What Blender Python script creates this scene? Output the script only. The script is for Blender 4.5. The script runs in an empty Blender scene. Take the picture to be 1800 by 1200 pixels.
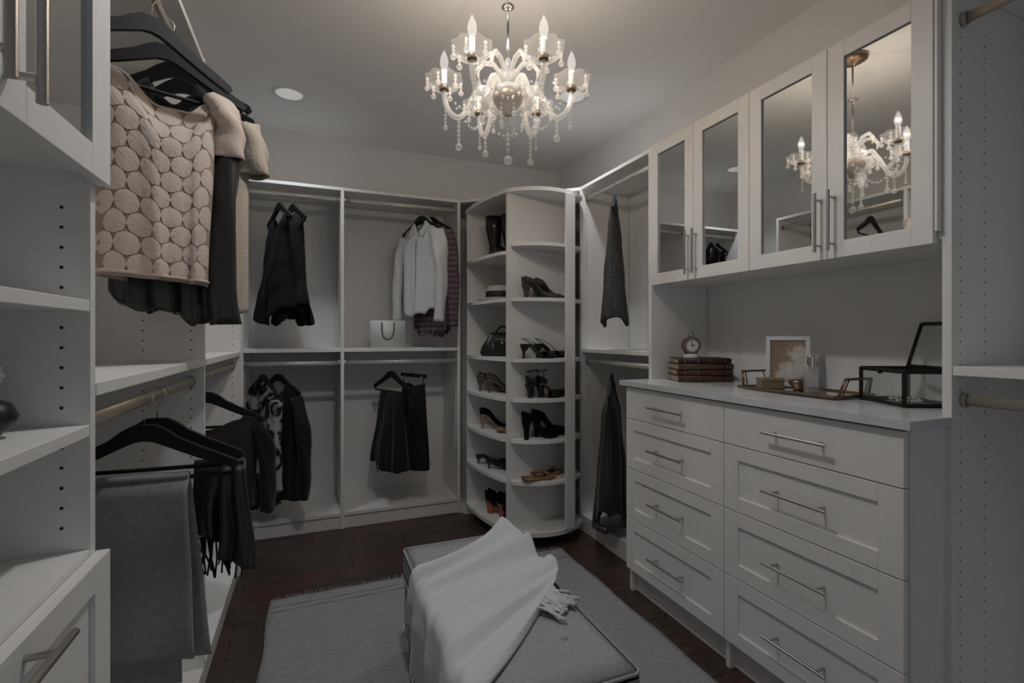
import bpy, bmesh, math, random
from mathutils import Vector, Matrix
random.seed(7)
S = bpy.context.scene
COL = S.collection
PI = math.pi

# ------------------------------------------------------------------ camera, world, exposure, lights
TH = 0.3845                                    # camera yaw to the right of +Y
cam = bpy.data.cameras.new('camera'); camo = bpy.data.objects.new('camera', cam); COL.objects.link(camo)
camo.location = (0, 0, 1.207); camo.rotation_euler = (PI/2, 0, -TH)
cam.sensor_width = 36; cam.lens = 36*866.4/1800; cam.shift_y = -10/1800; cam.clip_start = 0.02
S.camera = camo
w = bpy.data.worlds.new('world'); S.world = w; w.use_nodes = True
w.node_tree.nodes['Background'].inputs[0].default_value = (.75, .85, 1, 1)
w.node_tree.nodes['Background'].inputs[1].default_value = .3
S.view_settings.view_transform = 'Standard'; S.view_settings.look = 'None'
S.view_settings.gamma = 1; S.view_settings.use_curve_mapping = False
S.view_settings.exposure = 0.0
S.cycles.use_denoising = True
S.cycles.max_bounces = 10; S.cycles.diffuse_bounces = 5; S.cycles.transparent_max_bounces = 24
S.cycles.sample_clamp_indirect = 1.5; S.cycles.caustics_reflective = False; S.cycles.caustics_refractive = False

CEIL = 2.56; WX0 = -.70; WX1 = 1.90; WY1 = 3.65; WY0 = -1.35
CHX, CHY = .632, 1.60                          # chandelier axis

def light(name, kind, loc, power, color, rot=(0, 0, 0), **kw):
    l = bpy.data.lights.new(name, kind); o = bpy.data.objects.new(name, l); COL.objects.link(o)
    o.location = loc; o.rotation_euler = rot; l.energy = power; l.color = color
    for k, v in kw.items(): setattr(l, k, v)
    return o
# daylight coming through the open doorway behind the camera
light('doorway_daylight', 'AREA', (.75, WY0+.02, 1.15), .12, (.72, .84, 1.0), (PI/2, 0, 0), shape='RECTANGLE', size=1.3, size_y=2.0)
# recessed ceiling lights and one added unseen fill (cans are built with the ceiling)
CANS = [(-.12, 3.02), (1.36, 2.45), (.05, .55), (.30, 1.25)]  # last entry: out-of-view downlight added to brighten the closet interiors
for i, (cx, cy) in enumerate(CANS):
    light('can_lamp', 'SPOT', (cx, cy, CEIL-.012), (20, 22, 1.2, 34)[i], ((.87, .93, 1), (.91, .95, 1), (.91, .95, 1), (.95, .97, 1))[i], (0, 0, 0), spot_size=math.radians((125, 125, 125, 150)[i]), spot_blend=(.8, .8, .8, .6)[i], shadow_soft_size=.05)
for k in range(6):
    a = math.radians(38.5+60*k)
    light('candle_lamp', 'POINT', (CHX+.222*math.cos(a), CHY+.222*math.sin(a), 2.162), 1.15, (1.0, .84, .68), shadow_soft_size=0.0)

# ------------------------------------------------------------------ materials
def mat(name, color, rough=.5, metal=0.0, spec=.5, noise=None, bump=None, alpha=None, sheen=0, trans=0, emit=None):
    """noise=(scale, amount, (sx,sy,sz)) tints; bump=(scale, strength)"""
    m = bpy.data.materials.new(name); m.use_nodes = True
    nt = m.node_tree; b = nt.nodes['Principled BSDF']
    b.inputs['Base Color'].default_value = (*color, 1); b.inputs['Roughness'].default_value = rough
    b.inputs['Metallic'].default_value = metal; b.inputs['Specular IOR Level'].default_value = spec
    if sheen: b.inputs['Sheen Weight'].default_value = sheen
    if trans: b.inputs['Transmission Weight'].default_value = trans
    if emit:
        b.inputs['Emission Color'].default_value = (*emit[0], 1); b.inputs['Emission Strength'].default_value = emit[1]
    if noise or bump:
        tc = nt.nodes.new('ShaderNodeTexCoord')
    if noise:
        sc, am, st = noise
        mp = nt.nodes.new('ShaderNodeMapping'); mp.inputs['Scale'].default_value = st
        n = nt.nodes.new('ShaderNodeTexNoise'); n.inputs['Scale'].default_value = sc; n.inputs['Detail'].default_value = 5
        nt.links.new(tc.outputs['Object'], mp.inputs[0]); nt.links.new(mp.outputs[0], n.inputs['Vector'])
        r = nt.nodes.new('ShaderNodeValToRGB')
        r.color_ramp.elements[0].position = .3; r.color_ramp.elements[1].position = .7
        r.color_ramp.elements[0].color = (*[max(0, c*(1-am)) for c in color], 1)
        r.color_ramp.elements[1].color = (*[min(1, c*(1+am)) for c in color], 1)
        nt.links.new(n.outputs['Fac'], r.inputs[0]); nt.links.new(r.outputs[0], b.inputs['Base Color'])
    if bump:
        n2 = nt.nodes.new('ShaderNodeTexNoise'); n2.inputs['Scale'].default_value = bump[0]; n2.inputs['Detail'].default_value = 4
        nt.links.new(tc.outputs['Object'], n2.inputs['Vector'])
        bp = nt.nodes.new('ShaderNodeBump'); bp.inputs['Strength'].default_value = bump[1]; bp.inputs['Distance'].default_value = .004
        nt.links.new(n2.outputs['Fac'], bp.inputs['Height']); nt.links.new(bp.outputs[0], b.inputs['Normal'])
    return m
def nodes(m): return m.node_tree.nodes, m.node_tree.links, m.node_tree.nodes['Principled BSDF']

M = {}
M['panel'] = mat('white_laminate', (.83, .815, .79), .42, noise=(6, .014, (14, 14, .8)))
M['wall'] = mat('wall_paint', (.80, .79, .775), .75, bump=(160, .08))
M['ceil'] = mat('ceiling_paint', (.84, .83, .815), .85)
M['floor'] = mat('dark_wood', (.058, .038, .031), .34, noise=(5, .45, (2, 22, 22)))
M['floor2'] = mat('dark_wood_red', (.068, .036, .029), .34, noise=(5, .45, (2, 22, 22)))
M['floor3'] = mat('dark_wood_brown', (.048, .036, .031), .36, noise=(5, .45, (2, 22, 22)))
M['rug'] = mat('rug_wool', (.31, .31, .318), .95, spec=.1, noise=(55, .16, (1, 4, 1)), bump=(220, .8))
M['fringe'] = mat('rug_fringe', (.20, .20, .21), .95, spec=.1)
M['linen'] = mat('ottoman_linen', (.33, .33, .345), .9, spec=.15, noise=(150, .14, (1, 1, 1)), bump=(400, .4))
M['linen_dark'] = mat('ottoman_piping', (.31, .31, .325), .9, spec=.15)
M['throw'] = mat('white_knit', (.60, .61, .615), .95, spec=.1, bump=(180, .5), sheen=.2)
M['marble'] = mat('pale_stone', (.66, .67, .68), .22, noise=(9, .10, (1, 1, 1)))
M['nickel'] = mat('brushed_nickel', (.50, .48, .45), .32, 1)
M['rod'] = mat('rod_metal', (.62, .60, .57), .38, .35)
M['rodsatin'] = mat('rod_champagne', (.52, .46, .39), .38, .6)
M['mirror'] = mat('mirror_glass', (.80, .81, .80), .015, 1)
M['hole'] = mat('pin_hole_dark', (.03, .03, .03), .9)
M['hanger'] = mat('black_hanger_wood', (.010, .010, .011), .55, spec=.3)
M['black_iron'] = mat('black_metal', (.016, .014, .012), .45, .4)
M['bronze'] = mat('aged_brass', (.26, .18, .12), .35, 1)
M['gold'] = mat('gold_metal', (.55, .38, .20), .3, 1)
M['silver'] = mat('chrome', (.75, .74, .72), .15, 1)
M['dark'] = mat('dark_recess', (.02, .02, .02), .9)
M['white'] = mat('white_plastic', (.75, .75, .74), .4)

# ------------------------------------------------------------------ helpers
ROOT = {}
def tag(o, label=None, cat=None, group=None, kind=None):
    if label: o['label'] = label
    if cat: o['category'] = cat
    if group: o['group'] = group
    if kind: o['kind'] = kind
    return o
def thing(name, label, cat, loc=(0, 0, 0), rz=0, group=None, kind=None):
    o = bpy.data.objects.new(name, None); COL.objects.link(o); o.empty_display_size = .05
    o.location = loc; o.rotation_euler = (0, 0, rz)
    ROOT[o] = Matrix.Translation(loc) @ Matrix.Rotation(rz, 4, 'Z')
    return tag(o, label, cat, group, kind)
def top_of(o):
    while o.parent: o = o.parent
    return o
def obj(name, bm, m, parent=None, world=True, smooth=False, **tg):
    """link bm as one mesh object; world=True means bm is in world space and is moved into the parent's space"""
    if parent is not None and world:
        bm.transform(ROOT.get(top_of(parent), Matrix()).inverted())
    me = bpy.data.meshes.new(name); bm.to_mesh(me); bm.free()
    ms = m if isinstance(m, (list, tuple)) else [m]
    for x in ms: me.materials.append(x)
    if smooth:
        for p in me.polygons: p.use_smooth = True
    o = bpy.data.objects.new(name, me); COL.objects.link(o)
    if parent is not None: o.parent = parent
    if parent is None: ROOT[o] = Matrix()
    if tg: tag(o, **tg)
    return o
def struct(name, bm, m, parent=None, **k):
    o = obj(name, bm, m, parent, **k)
    if parent is None: o['kind'] = 'structure'
    return o
def B(): return bmesh.new()
def box(bm, x0, x1, y0, y1, z0, z1, bev=0, rot=None, piv=None):
    x0, x1 = min(x0, x1), max(x0, x1); y0, y1 = min(y0, y1), max(y0, y1); z0, z1 = min(z0, z1), max(z0, z1)
    v = [bm.verts.new(p) for p in ((x0,y0,z0),(x1,y0,z0),(x1,y1,z0),(x0,y1,z0),(x0,y0,z1),(x1,y0,z1),(x1,y1,z1),(x0,y1,z1))]
    fs = [bm.faces.new([v[i] for i in f]) for f in ((3,2,1,0),(4,5,6,7),(0,1,5,4),(1,2,6,5),(2,3,7,6),(3,0,4,7))]
    if bev:
        es = list({e for f in fs for e in f.edges})
        r = bmesh.ops.bevel(bm, geom=es, offset=bev, segments=2, affect='EDGES', profile=.5)
        v = list({vv for f in r['faces'] for vv in f.verts} | {vv for vv in v if vv.is_valid})
    if rot is not None:
        bmesh.ops.rotate(bm, verts=v, cent=piv or (0, 0, 0), matrix=rot)
    return v
def bx(*a, **k):
    bm = B(); box(bm, *a, **k); return bm
def frame_of(t):
    t = t.normalized(); up = Vector((0, 0, 1)) if abs(t.z) < .95 else Vector((1, 0, 0))
    n = t.cross(up).normalized(); return n, t.cross(n).normalized()
def tube(bm, pts, r, n=10, caps=True, rz=None):
    """r a number or list; rz optional second radius (along the second frame axis)"""
    pts = [Vector(p) for p in pts]; rings = []; pn = None
    for i, p in enumerate(pts):
        t = (pts[min(i+1, len(pts)-1)]-pts[max(i-1, 0)])
        if t.length < 1e-9: t = Vector((0, 0, 1))
        t.normalize()
        if pn is None: a, b = frame_of(t)
        else:
            a = (pn - t*pn.dot(t))
            a = a.normalized() if a.length > 1e-6 else frame_of(t)[0]
            b = t.cross(a)
        pn = a
        ra = r[i] if isinstance(r, (list, tuple)) else r
        rb = (rz[i] if isinstance(rz, (list, tuple)) else rz) if rz is not None else ra
        rings.append([bm.verts.new(p + a*ra*math.cos(2*PI*j/n) + b*rb*math.sin(2*PI*j/n)) for j in range(n)])
    for A, C in zip(rings, rings[1:]):
        for j in range(n): bm.faces.new((A[j], A[(j+1) % n], C[(j+1) % n], C[j]))
    if caps:
        bm.faces.new(rings[0][::-1]); bm.faces.new(rings[-1])
    return rings
def lathe(bm, prof, c=(0, 0, 0), n=20):
    """prof: list of (radius, z)"""
    rings = []
    for r, z in prof:
        if r < 1e-5: rings.append([bm.verts.new((c[0], c[1], c[2]+z))])
        else: rings.append([bm.verts.new((c[0]+r*math.cos(2*PI*j/n), c[1]+r*math.sin(2*PI*j/n), c[2]+z)) for j in range(n)])
    for A, C in zip(rings, rings[1:]):
        for j in range(n):
            k = (j+1) % n
            if len(A) == 1 and len(C) == 1: continue
            if len(A) == 1: bm.faces.new((A[0], C[k], C[j]))
            elif len(C) == 1: bm.faces.new((A[j], A[k], C[0]))
            else: bm.faces.new((A[j], A[k], C[k], C[j]))
def prism(bm, poly, z0, z1):
    """poly: list of (x,y) counter-clockwise"""
    a = [bm.verts.new((x, y, z0)) for x, y in poly]; b = [bm.verts.new((x, y, z1)) for x, y in poly]
    bm.faces.new(a[::-1]); bm.faces.new(b); n = len(poly)
    for i in range(n): bm.faces.new((a[i], a[(i+1) % n], b[(i+1) % n], b[i]))
def copy_tree(o, parent=None):
    c = o.copy(); COL.objects.link(c)
    if parent is not None: c.parent = parent
    for ch in [x for x in CH.get(o, [])]: CH.setdefault(c, []).append(copy_tree(ch, c))
    return c
CH = {}
def index_children(root):
    CH[root] = list(root.children)
    for c in root.children: index_children(c)
def lerp(a, b, t): return a+(b-a)*t
def interp(tab, t):
    """piecewise smooth interpolation in a list of (t, value)"""
    if t <= tab[0][0]: return tab[0][1]
    for (a, va), (b, vb) in zip(tab, tab[1:]):
        if t <= b:
            u = (t-a)/(b-a) if b > a else 1; u = u*u*(3-2*u)
            return va+(vb-va)*u
    return tab[-1][1]

# ------------------------------------------------------------------ room shell
T = .06
fl = struct('floor', bx(WX0-T, WX1+T, WY0-T, WY1+T, -.06, -.012), M['dark'])
random.seed(11)
pm = {}
def plank_mesh(L, w_, m):
    bm = bx(0, L-.0015, 0, w_-.002, -.012, 0, bev=.0015)
    me = bpy.data.meshes.new('plank'); bm.to_mesh(me); bm.free(); me.materials.append(m); return me
PW = .125
variants = [[plank_mesh(L, PW, mm) for mm in (M['floor'], M['floor2'], M['floor3'])] for L in (.6, .9, 1.2)]
y = -.40
while y < WY1-.01:
    x = WX0 - random.choice((0, .2, .35, .5))
    while x < WX1:
        i = random.randrange(3); L = (.6, .9, 1.2)[i]
        o = bpy.data.objects.new('plank', random.choice(variants[i])); COL.objects.link(o); o.parent = fl
        o.location = (x, y, random.uniform(-.0006, 0)); x += L
    y += PW
struct('ceiling', bx(WX0-T, WX1+T, WY0-T, WY1+T, CEIL, CEIL+.06), M['ceil'])
struct('wall_back', bx(WX0-T, WX1+T, WY1, WY1+T, 0, CEIL), M['wall'])
struct('wall_left', bx(WX0-T, WX0, WY0, WY1, 0, CEIL), M['wall'])
struct('wall_right', bx(WX1, WX1+T, WY0, WY1, 0, CEIL), M['wall'])
bm = B()                                        # wall behind the camera with the doorway
box(bm, WX0, .05, WY0-T, WY0, 0, CEIL); box(bm, 1.45, WX1, WY0-T, WY0, 0, CEIL); box(bm, .05, 1.45, WY0-T, WY0, 2.2, CEIL)
struct('wall_front', bm, M['wall'])

# ------------------------------------------------------------------ closets
PT = .02                                        # panel thickness
HT = 2.134; ZS0, ZS1 = 1.106, 1.128             # closet height, mid shelf
ZB0, ZB1 = .082, .104                           # base shelf
def panel(parent, *a, name='side_panel', m=None):
    return obj(name, bx(*a, bev=.0012), m or M['panel'], parent)
def holes(parent, axis, plane, sgn, us, z0, z1, step=.032, r=.0027):
    """column(s) of shelf-pin holes on a panel face; axis 'y': face at y=plane, us are x positions; axis 'x' the other way"""
    bm = B(); n = 8
    z = z0
    while z < z1:
        for u in us:
            if axis == 'y': c = Vector((u, plane+sgn*.0006, z)); e1, e2 = Vector((1, 0, 0)), Vector((0, 0, 1))
            else: c = Vector((plane+sgn*.0006, u, z)); e1, e2 = Vector((0, 1, 0)), Vector((0, 0, 1))
            vs = [bm.verts.new(c+e1*r*math.cos(2*PI*j/n)+e2*r*math.sin(2*PI*j/n)) for j in range(n)]
            bm.faces.new(vs)
        z += step
    o = obj('pin_hole', bm, M['hole'], parent); o['kind'] = 'stuff'
def hang_rod(parent, p0, p1, m=None):
    """oval hanging rod with two end cups"""
    p0, p1 = Vector(p0), Vector(p1); d = (p1-p0).normalized()
    bm = B(); tube(bm, [p0, p1], .0085, 14, rz=.0145)
    r = obj('hanging_rod', bm, m or M['rod'], parent, smooth=True)
    for q, s in ((p0, 1), (p1, -1)):
        bm = B(); tube(bm, [q+d*s*.001, q+d*s*.012], .0125, 14, rz=.020)
        obj('rod_cup', bm, M['nickel'], r)

# --- back run: two bays
YB = 3.249
PX = [-.385, .173, .925]
cb = thing('hanging_closet', 'white two-bay double-hang closet along the back wall', 'closet', (.27, YB, 0))
for i, x in enumerate(PX): panel(cb, x-PT/2, x+PT/2, YB, WY1-.002, 0, HT)
for i in range(2):
    a, b = PX[i]+PT/2, PX[i+1]-PT/2
    panel(cb, a, b, YB+.002, WY1-.002, HT-PT, HT-.001, name='top_shelf')
    panel(cb, a, b, YB+.002, WY1-.002, ZS0, ZS1, name='shelf')
    panel(cb, a, b, YB+.002, WY1-.002, ZB0, ZB1, name='base_shelf')
    panel(cb, a, b, YB+.012, YB+.030, .001, ZB0, name='toe_board')
    for z in (2.068, 1.036): hang_rod(cb, (a, YB+.04, z), (b, YB+.04, z))
    holes(cb, 'x', b, -1, [YB+.037, YB+.30], .2, 2.05)
obj('cable_cap', (lambda bm: (tube(bm, [(.80, WY1-.001, .27), (.80, WY1-.02, .27), (.80, WY1-.03, .27)], [.022, .022, .012], 16), bm)[1])(B()), M['white'], cb, smooth=True, label='small round white cap on the closet back')

# --- left run: near tall unit, then two bays
XL = -.334
PYL = [1.018, 1.915, 2.82]
cl = thing('hanging_closet', 'white two-bay double-hang closet along the left wall', 'closet', (XL, 1.9, 0))
for y in PYL[1:]: panel(cl, WX0+.002, XL, y-PT/2, y+PT/2, 0, HT)
for i in range(2):
    a, b = PYL[i]+PT/2+(.001 if i == 0 else 0), PYL[i+1]-PT/2
    panel(cl, WX0+.002, XL-.002, a, b, HT-PT, HT-.001, name='top_shelf')
    panel(cl, WX0+.002, XL-.002, a, b, ZS0, ZS1, name='shelf')
    panel(cl, WX0+.002, XL-.002, a, b, ZB0, ZB1, name='base_shelf')
    panel(cl, XL-.030, XL-.012, a, b, .001, ZB0, name='toe_board')
    for z in (2.06, 1.056): hang_rod(cl, (XL-.037, a, z), (XL-.037, b, z), M['rodsatin'])
    holes(cl, 'y', b, -1, [XL-.037, XL-.17], .2, 2.05)

# --- right bay beyond the hutch
XR = 1.545
cr = thing('hanging_closet', 'narrow white double-hang closet between the rotating shoe tower and the mirrored hutch', 'closet', (XR, 2.3, 0))
panel(cr, XR, WX1-.002, 2.672, 2.692, 0, HT)
a, b = 2.012, 2.672
panel(cr, XR+.002, WX1-.002, a, b, HT-PT, HT-.001, name='top_shelf')
panel(cr, XR+.002, WX1-.002, a, b, ZS0, ZS1, name='shelf')
panel(cr, XR+.002, WX1-.002, a, b, ZB0, ZB1, name='base_shelf')
panel(cr, XR+.004, XR+.022, a, b, .001, ZB0, name='toe_board')
for z in (2.06, 1.05): hang_rod(cr, (XR+.037, a, z), (XR+.037, b, z))
holes(cr, 'y', b, -1, [XR+.037, XR+.22], .2, 2.05)

# --- hutch between its two tall panels
def shaker(parent, name, axis_x, out, y0, y1, z0, z1, stile, infill, rail=None, depth=.019, rec=.008, bev=.0015):
    """shaker front in a plane x=axis_x (front face); out=-1: faces -x, +1: faces +x"""
    rail = rail or stile
    X0, X1 = axis_x, axis_x-out*depth
    bm = B()
    box(bm, X0, X1, y0, y0+stile, z0, z1, bev); box(bm, X0, X1, y1-stile, y1, z0, z1, bev)
    box(bm, X0, X1, y0+stile, y1-stile, z0, z0+rail, bev); box(bm, X0, X1, y0+stile, y1-stile, z1-rail, z1, bev)
    d = obj(name, bm, M['panel'], parent)
    obj('mirror_panel' if infill == M['mirror'] else 'centre_panel', bx(X0-out*rec, X0-out*(depth-.002), y0+stile-.003, y1-stile+.003, z0+rail-.003, z1-rail+.003), infill, d)
    return d
def bar_pull(parent, p0, p1, out, r=.0055, stand=.022, inset=.022):
    """bar handle from p0 to p1 with two standoffs towards the front (direction -out)"""
    p0, p1, out = Vector(p0), Vector(p1), Vector(out)
    d = (p1-p0).normalized(); bm = B(); tube(bm, [p0, p1], r, 12)
    for q in (p0+d*inset, p1-d*inset): tube(bm, [q, q-out*stand], r*.8, 10)
    return obj('handle', bm, M['nickel'], parent, smooth=False)
YH0, YH1 = .783, 1.99
hu = thing('mirrored_hutch', 'white hutch with four mirrored doors between two tall panels above the dresser', 'cabinet', (XR, 1.38, 0))
panel(hu, XR, WX1-.002, .761, YH0, 0, HT, name='tall_panel')
panel(hu, XR, WX1-.002, YH1, YH1+.022, 0, HT, name='tall_panel')
DZ0, DZ1 = 1.452, 2.125
panel(hu, XR+.001, WX1-.002, YH0, YH1, DZ0+.012, DZ0+.032, name='bottom_panel')
panel(hu, XR+.001, WX1-.002, YH0, YH1, HT-PT, HT-.001, name='top_panel')
panel(hu, WX1-.012, WX1-.002, YH0, YH1, DZ0+.032, HT-PT, name='back_panel')
panel(hu, XR+.001, WX1-.014, 1.377, 1.397, DZ0+.032, HT-PT, name='divider')
for y in (YH0+.0005, YH1-.0165): panel(hu, XR-.019, WX1-.014, y, y+.007 if y < 1 else y+.016, DZ0+.032, HT-PT, name='side_filler')
ed = [.792, 1.083, 1.387, 1.682, 1.973]
for i in range(4):
    d = shaker(hu, 'door', XR-.020, -1, ed[i]+.0012, ed[i+1]-.0012, DZ0, DZ1, .052, M['mirror'])
    yh = ed[i+1]-.022 if i in (0, 2) else ed[i]+.022
    bar_pull(d, (XR-.047, yh, 1.475), (XR-.047, yh, 1.665), (-1, 0, 0), r=.005)

# --- dresser
XD = 1.383; YD0, YD1 = .776, 1.968; YM = 1.370
dr = thing('dresser', 'white eight-drawer dresser with shaker fronts under the stone top', 'dresser', (1.6, 1.37, 0))
for y in (YD0, YM-.010, YD1-.02): panel(dr, XD+.020, WX1-.016, y, y+.02, 0, .970)
panel(dr, XD+.022, WX1-.016, YD0+.02, YM-.010, .95, .970, name='top_panel'); panel(dr, XD+.022, WX1-.016, YM+.010, YD1-.02, .95, .970, name='top_panel')
panel(dr, XD+.045, XD+.063, YD0+.02, YM-.010, .001, .112, name='toe_board'); panel(dr, XD+.045, XD+.063, YM+.010, YD1-.02, .001, .112, name='toe_board')
panel(dr, XD+.022, WX1-.016, YD0+.02, YM-.010, .112, .130, name='bottom_panel'); panel(dr, XD+.022, WX1-.016, YM+.010, YD1-.02, .112, .130, name='bottom_panel')
ZR = [.966, .8195, .587, .351, .110]
for (y0, y1) in ((YD0+.006, YM-.0012), (YM+.0012, YD1+.0)):
    for k in range(4):
        z1, z0 = ZR[k]-.0015, ZR[k+1]+.0015
        if k == 0: d = panel(dr, XD, XD+.019, y0, y1, z0, z1, name='drawer')
        else: d = shaker(dr, 'drawer', XD, -1, y0, y1, z0, z1, .062, M['panel'], rail=.050)
        yc, zc = (y0+y1)/2, (z0+z1)/2
        bar_pull(d, (XD-.030, yc-.108, zc), (XD-.030, yc+.108, zc), (-1, 0, 0), r=.0048, stand=.031 if k == 0 else .038, inset=.03)
bm = bx(1.365, WX1-.002, YH0+.001, YH1-.001, .9725, .995); box(bm, 1.365, XR-.002, .758, YH0+.001, .9725, .995); box(bm, 1.365, XR-.002, YH1-.001, 2.0, .9725, .995)
bmesh.ops.remove_doubles(bm, verts=bm.verts, dist=1e-5)
obj('countertop', bm, M['marble'], label='pale mottled stone countertop on the white dresser', cat='countertop')

# --- right closet nearest the camera
cn = thing('hanging_closet', 'white double-hang closet beside the camera at the right edge', 'closet', (XR, .25, 0))
panel(cn, XR, WX1-.002, -.42, -.40, 0, HT)
a, b = -.40, .7605
panel(cn, XR+.002, WX1-.002, a, b, HT-PT, HT-.001, name='top_shelf')
panel(cn, XR+.002, WX1-.002, a, b, ZS0-.002, ZS1, name='shelf')
panel(cn, XR+.002, WX1-.002, a, b, ZB0, ZB1, name='base_shelf')
panel(cn, XR+.004, XR+.022, a, b, .001, ZB0, name='toe_board')
for z in (2.04, 1.038): hang_rod(cn, (XR+.045, a, z), (XR+.045, b, z), M['rodsatin'])
holes(cn, 'y', .7605, -1, [XR+.037, XR+.15], .2, 2.05, r=.0022)

# --- near left tall unit
lu = thing('tall_cabinet', 'tall white shelf cabinet with mirrored doors above and drawers below, nearest on the left', 'cabinet', (XL, .68, 0))
YU0, YU1 = .335, PYL[0]
panel(lu, WX0+.002, XL, YU0-.02, YU0, 0, HT); panel(lu, WX0+.002, XL, YU1-.02, YU1, 0, HT)
yi0, yi1 = YU0, YU1-.02
panel(lu, WX0+.002, WX0+.012, yi0, yi1, .1, HT-PT, name='back_panel')
for z, nm in ((HT-PT, 'top_panel'), (1.470, 'cabinet_bottom'), (1.246, 'shelf'), (1.044, 'shelf'), (.842, 'drawer_case_top'), (ZB0, 'bottom_panel')):
    panel(lu, WX0+.013, XL-.001, yi0, yi1, z, z+PT-.001, name=nm)
panel(lu, XL-.03, XL-.012, yi0, yi1, .001, ZB0, name='toe_board')
ymd = .686
for (y0, y1, s) in ((YU0+.004, ymd-.0015, 1), (ymd+.0015, YU1+.004, -1)):
    d = shaker(lu, 'door', XL+.019, 1, y0, y1, 1.457, 2.128, .072, M['mirror'], rail=.048)
    yh = y1-.030 if s > 0 else y0+.030
    bar_pull(d, (XL+.050, yh, 1.470), (XL+.050, yh, 1.70), (1, 0, 0), r=.006, stand=.031, inset=.028)
for z0, z1 in ((.470, .850), (.095, .467)):
    d = shaker(lu, 'drawer', XL+.019, 1, YU0+.004, YU1+.004, z0, z1, .062, M['panel'], rail=.046)
    bar_pull(d, (XL+.050, .55, z1-.024), (XL+.050, .80, z1-.024), (1, 0, 0), r=.0055, stand=.031, inset=.045)
holes(lu, 'y', yi1, -1, [XL-.037, XL-.19], .9, 1.44, r=.0028)

# ------------------------------------------------------------------ rotating shoe tower in the corner
def corner_poly(inset=0):
    return [(.937+inset, 3.245), (1.543, 2.694+inset), (WX1-.003, 2.694+inset), (WX1-.003, WY1-.003), (.937+inset, WY1-.003)]
ck = thing('corner_base', 'low white corner base and top board around the rotating shoe tower', 'corner unit', (1.5, 3.2, 0))
bm = B(); prism(bm, corner_poly(), 0, .055); obj('plinth', bm, M['panel'], ck)
bm = B(); prism(bm, corner_poly(), HT-PT, HT-.001); obj('top_board', bm, M['panel'], ck)
bm = B(); box(bm, WX1-.03, WX1-.005, 2.70, WY1-.003, .055, HT-PT)
obj('back_panel', bm, M['panel'], ck)

ca = thing('rotating_shoe_rack', 'tall white rotating shoe tower with curved shelves in the far corner', 'shoe rack', (1.3, 2.95, .055))
cA, cB, cC = Vector((1.04, 2.64)), Vector((.962, 3.215)), Vector((1.532, 2.633))
def arc(p, q, sag, n):
    """points from p to q bulging to the right-hand side of p->q"""
    d = q-p; L = d.length; nrm = Vector((d.y, -d.x))/L; out = []
    for i in range(n+1):
        t = i/n; out.append(p+d*t+nrm*sag*4*t*(1-t)*(1-.12*math.sin(PI*t)*0))
    return out
left_front = arc(cB, cA, -.028, 10)            # B -> A, bulging to -x
left_front = [Vector((p.x, p.y)) for p in left_front]
if left_front[5].x > 1.0: left_front = arc(cB, cA, .028, 10)
def circ(n):
    cx, R = (cA.x+cC.x)/2, .318; h = math.sqrt(R*R-((cC.x-cA.x)/2)**2); cy = 2.637+h
    a0 = math.atan2(cA.y-cy, cA.x-cx); a1 = math.atan2(cC.y-cy, cC.x-cx)
    return [Vector((cx+R*math.cos(lerp(a0, a1, i/n)), cy+R*math.sin(lerp(a0, a1, i/n)))) for i in range(n+1)]
front = circ(16)
outline = left_front[:-1]+front+[Vector((1.532, 3.19))]
pA_end = Vector((1.530, 2.747))
def P2(l): return [(p.x, p.y) for p in l]
for z0, z1, nm in ((.062, .088, 'base_disc'), (2.034, 2.056, 'top_disc')):
    bm = B(); prism(bm, P2(outline), z0, z1); obj(nm, bm, M['panel'], ca)
bm = B(); lathe(bm, [(.12, .055), (.12, .0625)], (1.27, 2.93, 0), 24); obj('turntable', bm, M['nickel'], ca)
def wallpanel(p, q, th, z0=.088, z1=2.034, name='upright_panel', side=1):
    p, q = Vector(p), Vector(q); d = (q-p).normalized(); n = Vector((-d.y, d.x))*th*side
    bm = B(); poly = [p, q, q+n, p+n]
    if side < 0: poly = poly[::-1]
    prism(bm, P2(poly), z0, z1); obj(name, bm, M['panel'], ca)
wallpanel(cA+Vector((.004, .004)), pA_end, .02)
wallpanel(cB+Vector((.004, -.002)), Vector((1.53, 3.186)), .02, side=-1)
wallpanel((1.30, 2.722), (1.285, 3.172), .018)
wallpanel((1.53, 2.77), (1.53, 3.17), .018, side=1)
obj('front_post', bx(1.356, 1.418, 2.5215, 2.5375, .088, 2.034, bev=.002), M['panel'], ca)
LS = [1.700, 1.425, 1.078, .846, .610, .372]; RS = [1.741, 1.425, 1.076, .847, .612, .374]
pB0 = cB+Vector((.004, -.023)); pAi = cA+Vector((.0, .026))
for z in LS:
    poly = [pB0]+left_front[1:-1]+[pAi, Vector((1.281, 2.718)), Vector((1.268, 3.170))]
    bm = B(); prism(bm, P2(poly), z-.02, z); obj('shelf', bm, M['panel'], ca)
pd = (pA_end-cA).normalized()
for z in RS:
    poly = front[1:-1]+[pA_end+Vector((0, -.002)), cA+pd*.02+Vector((.002, -.002))]
    bm = B(); prism(bm, P2(poly), z-.02, z); obj('shelf', bm, M['panel'], ca)

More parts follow.
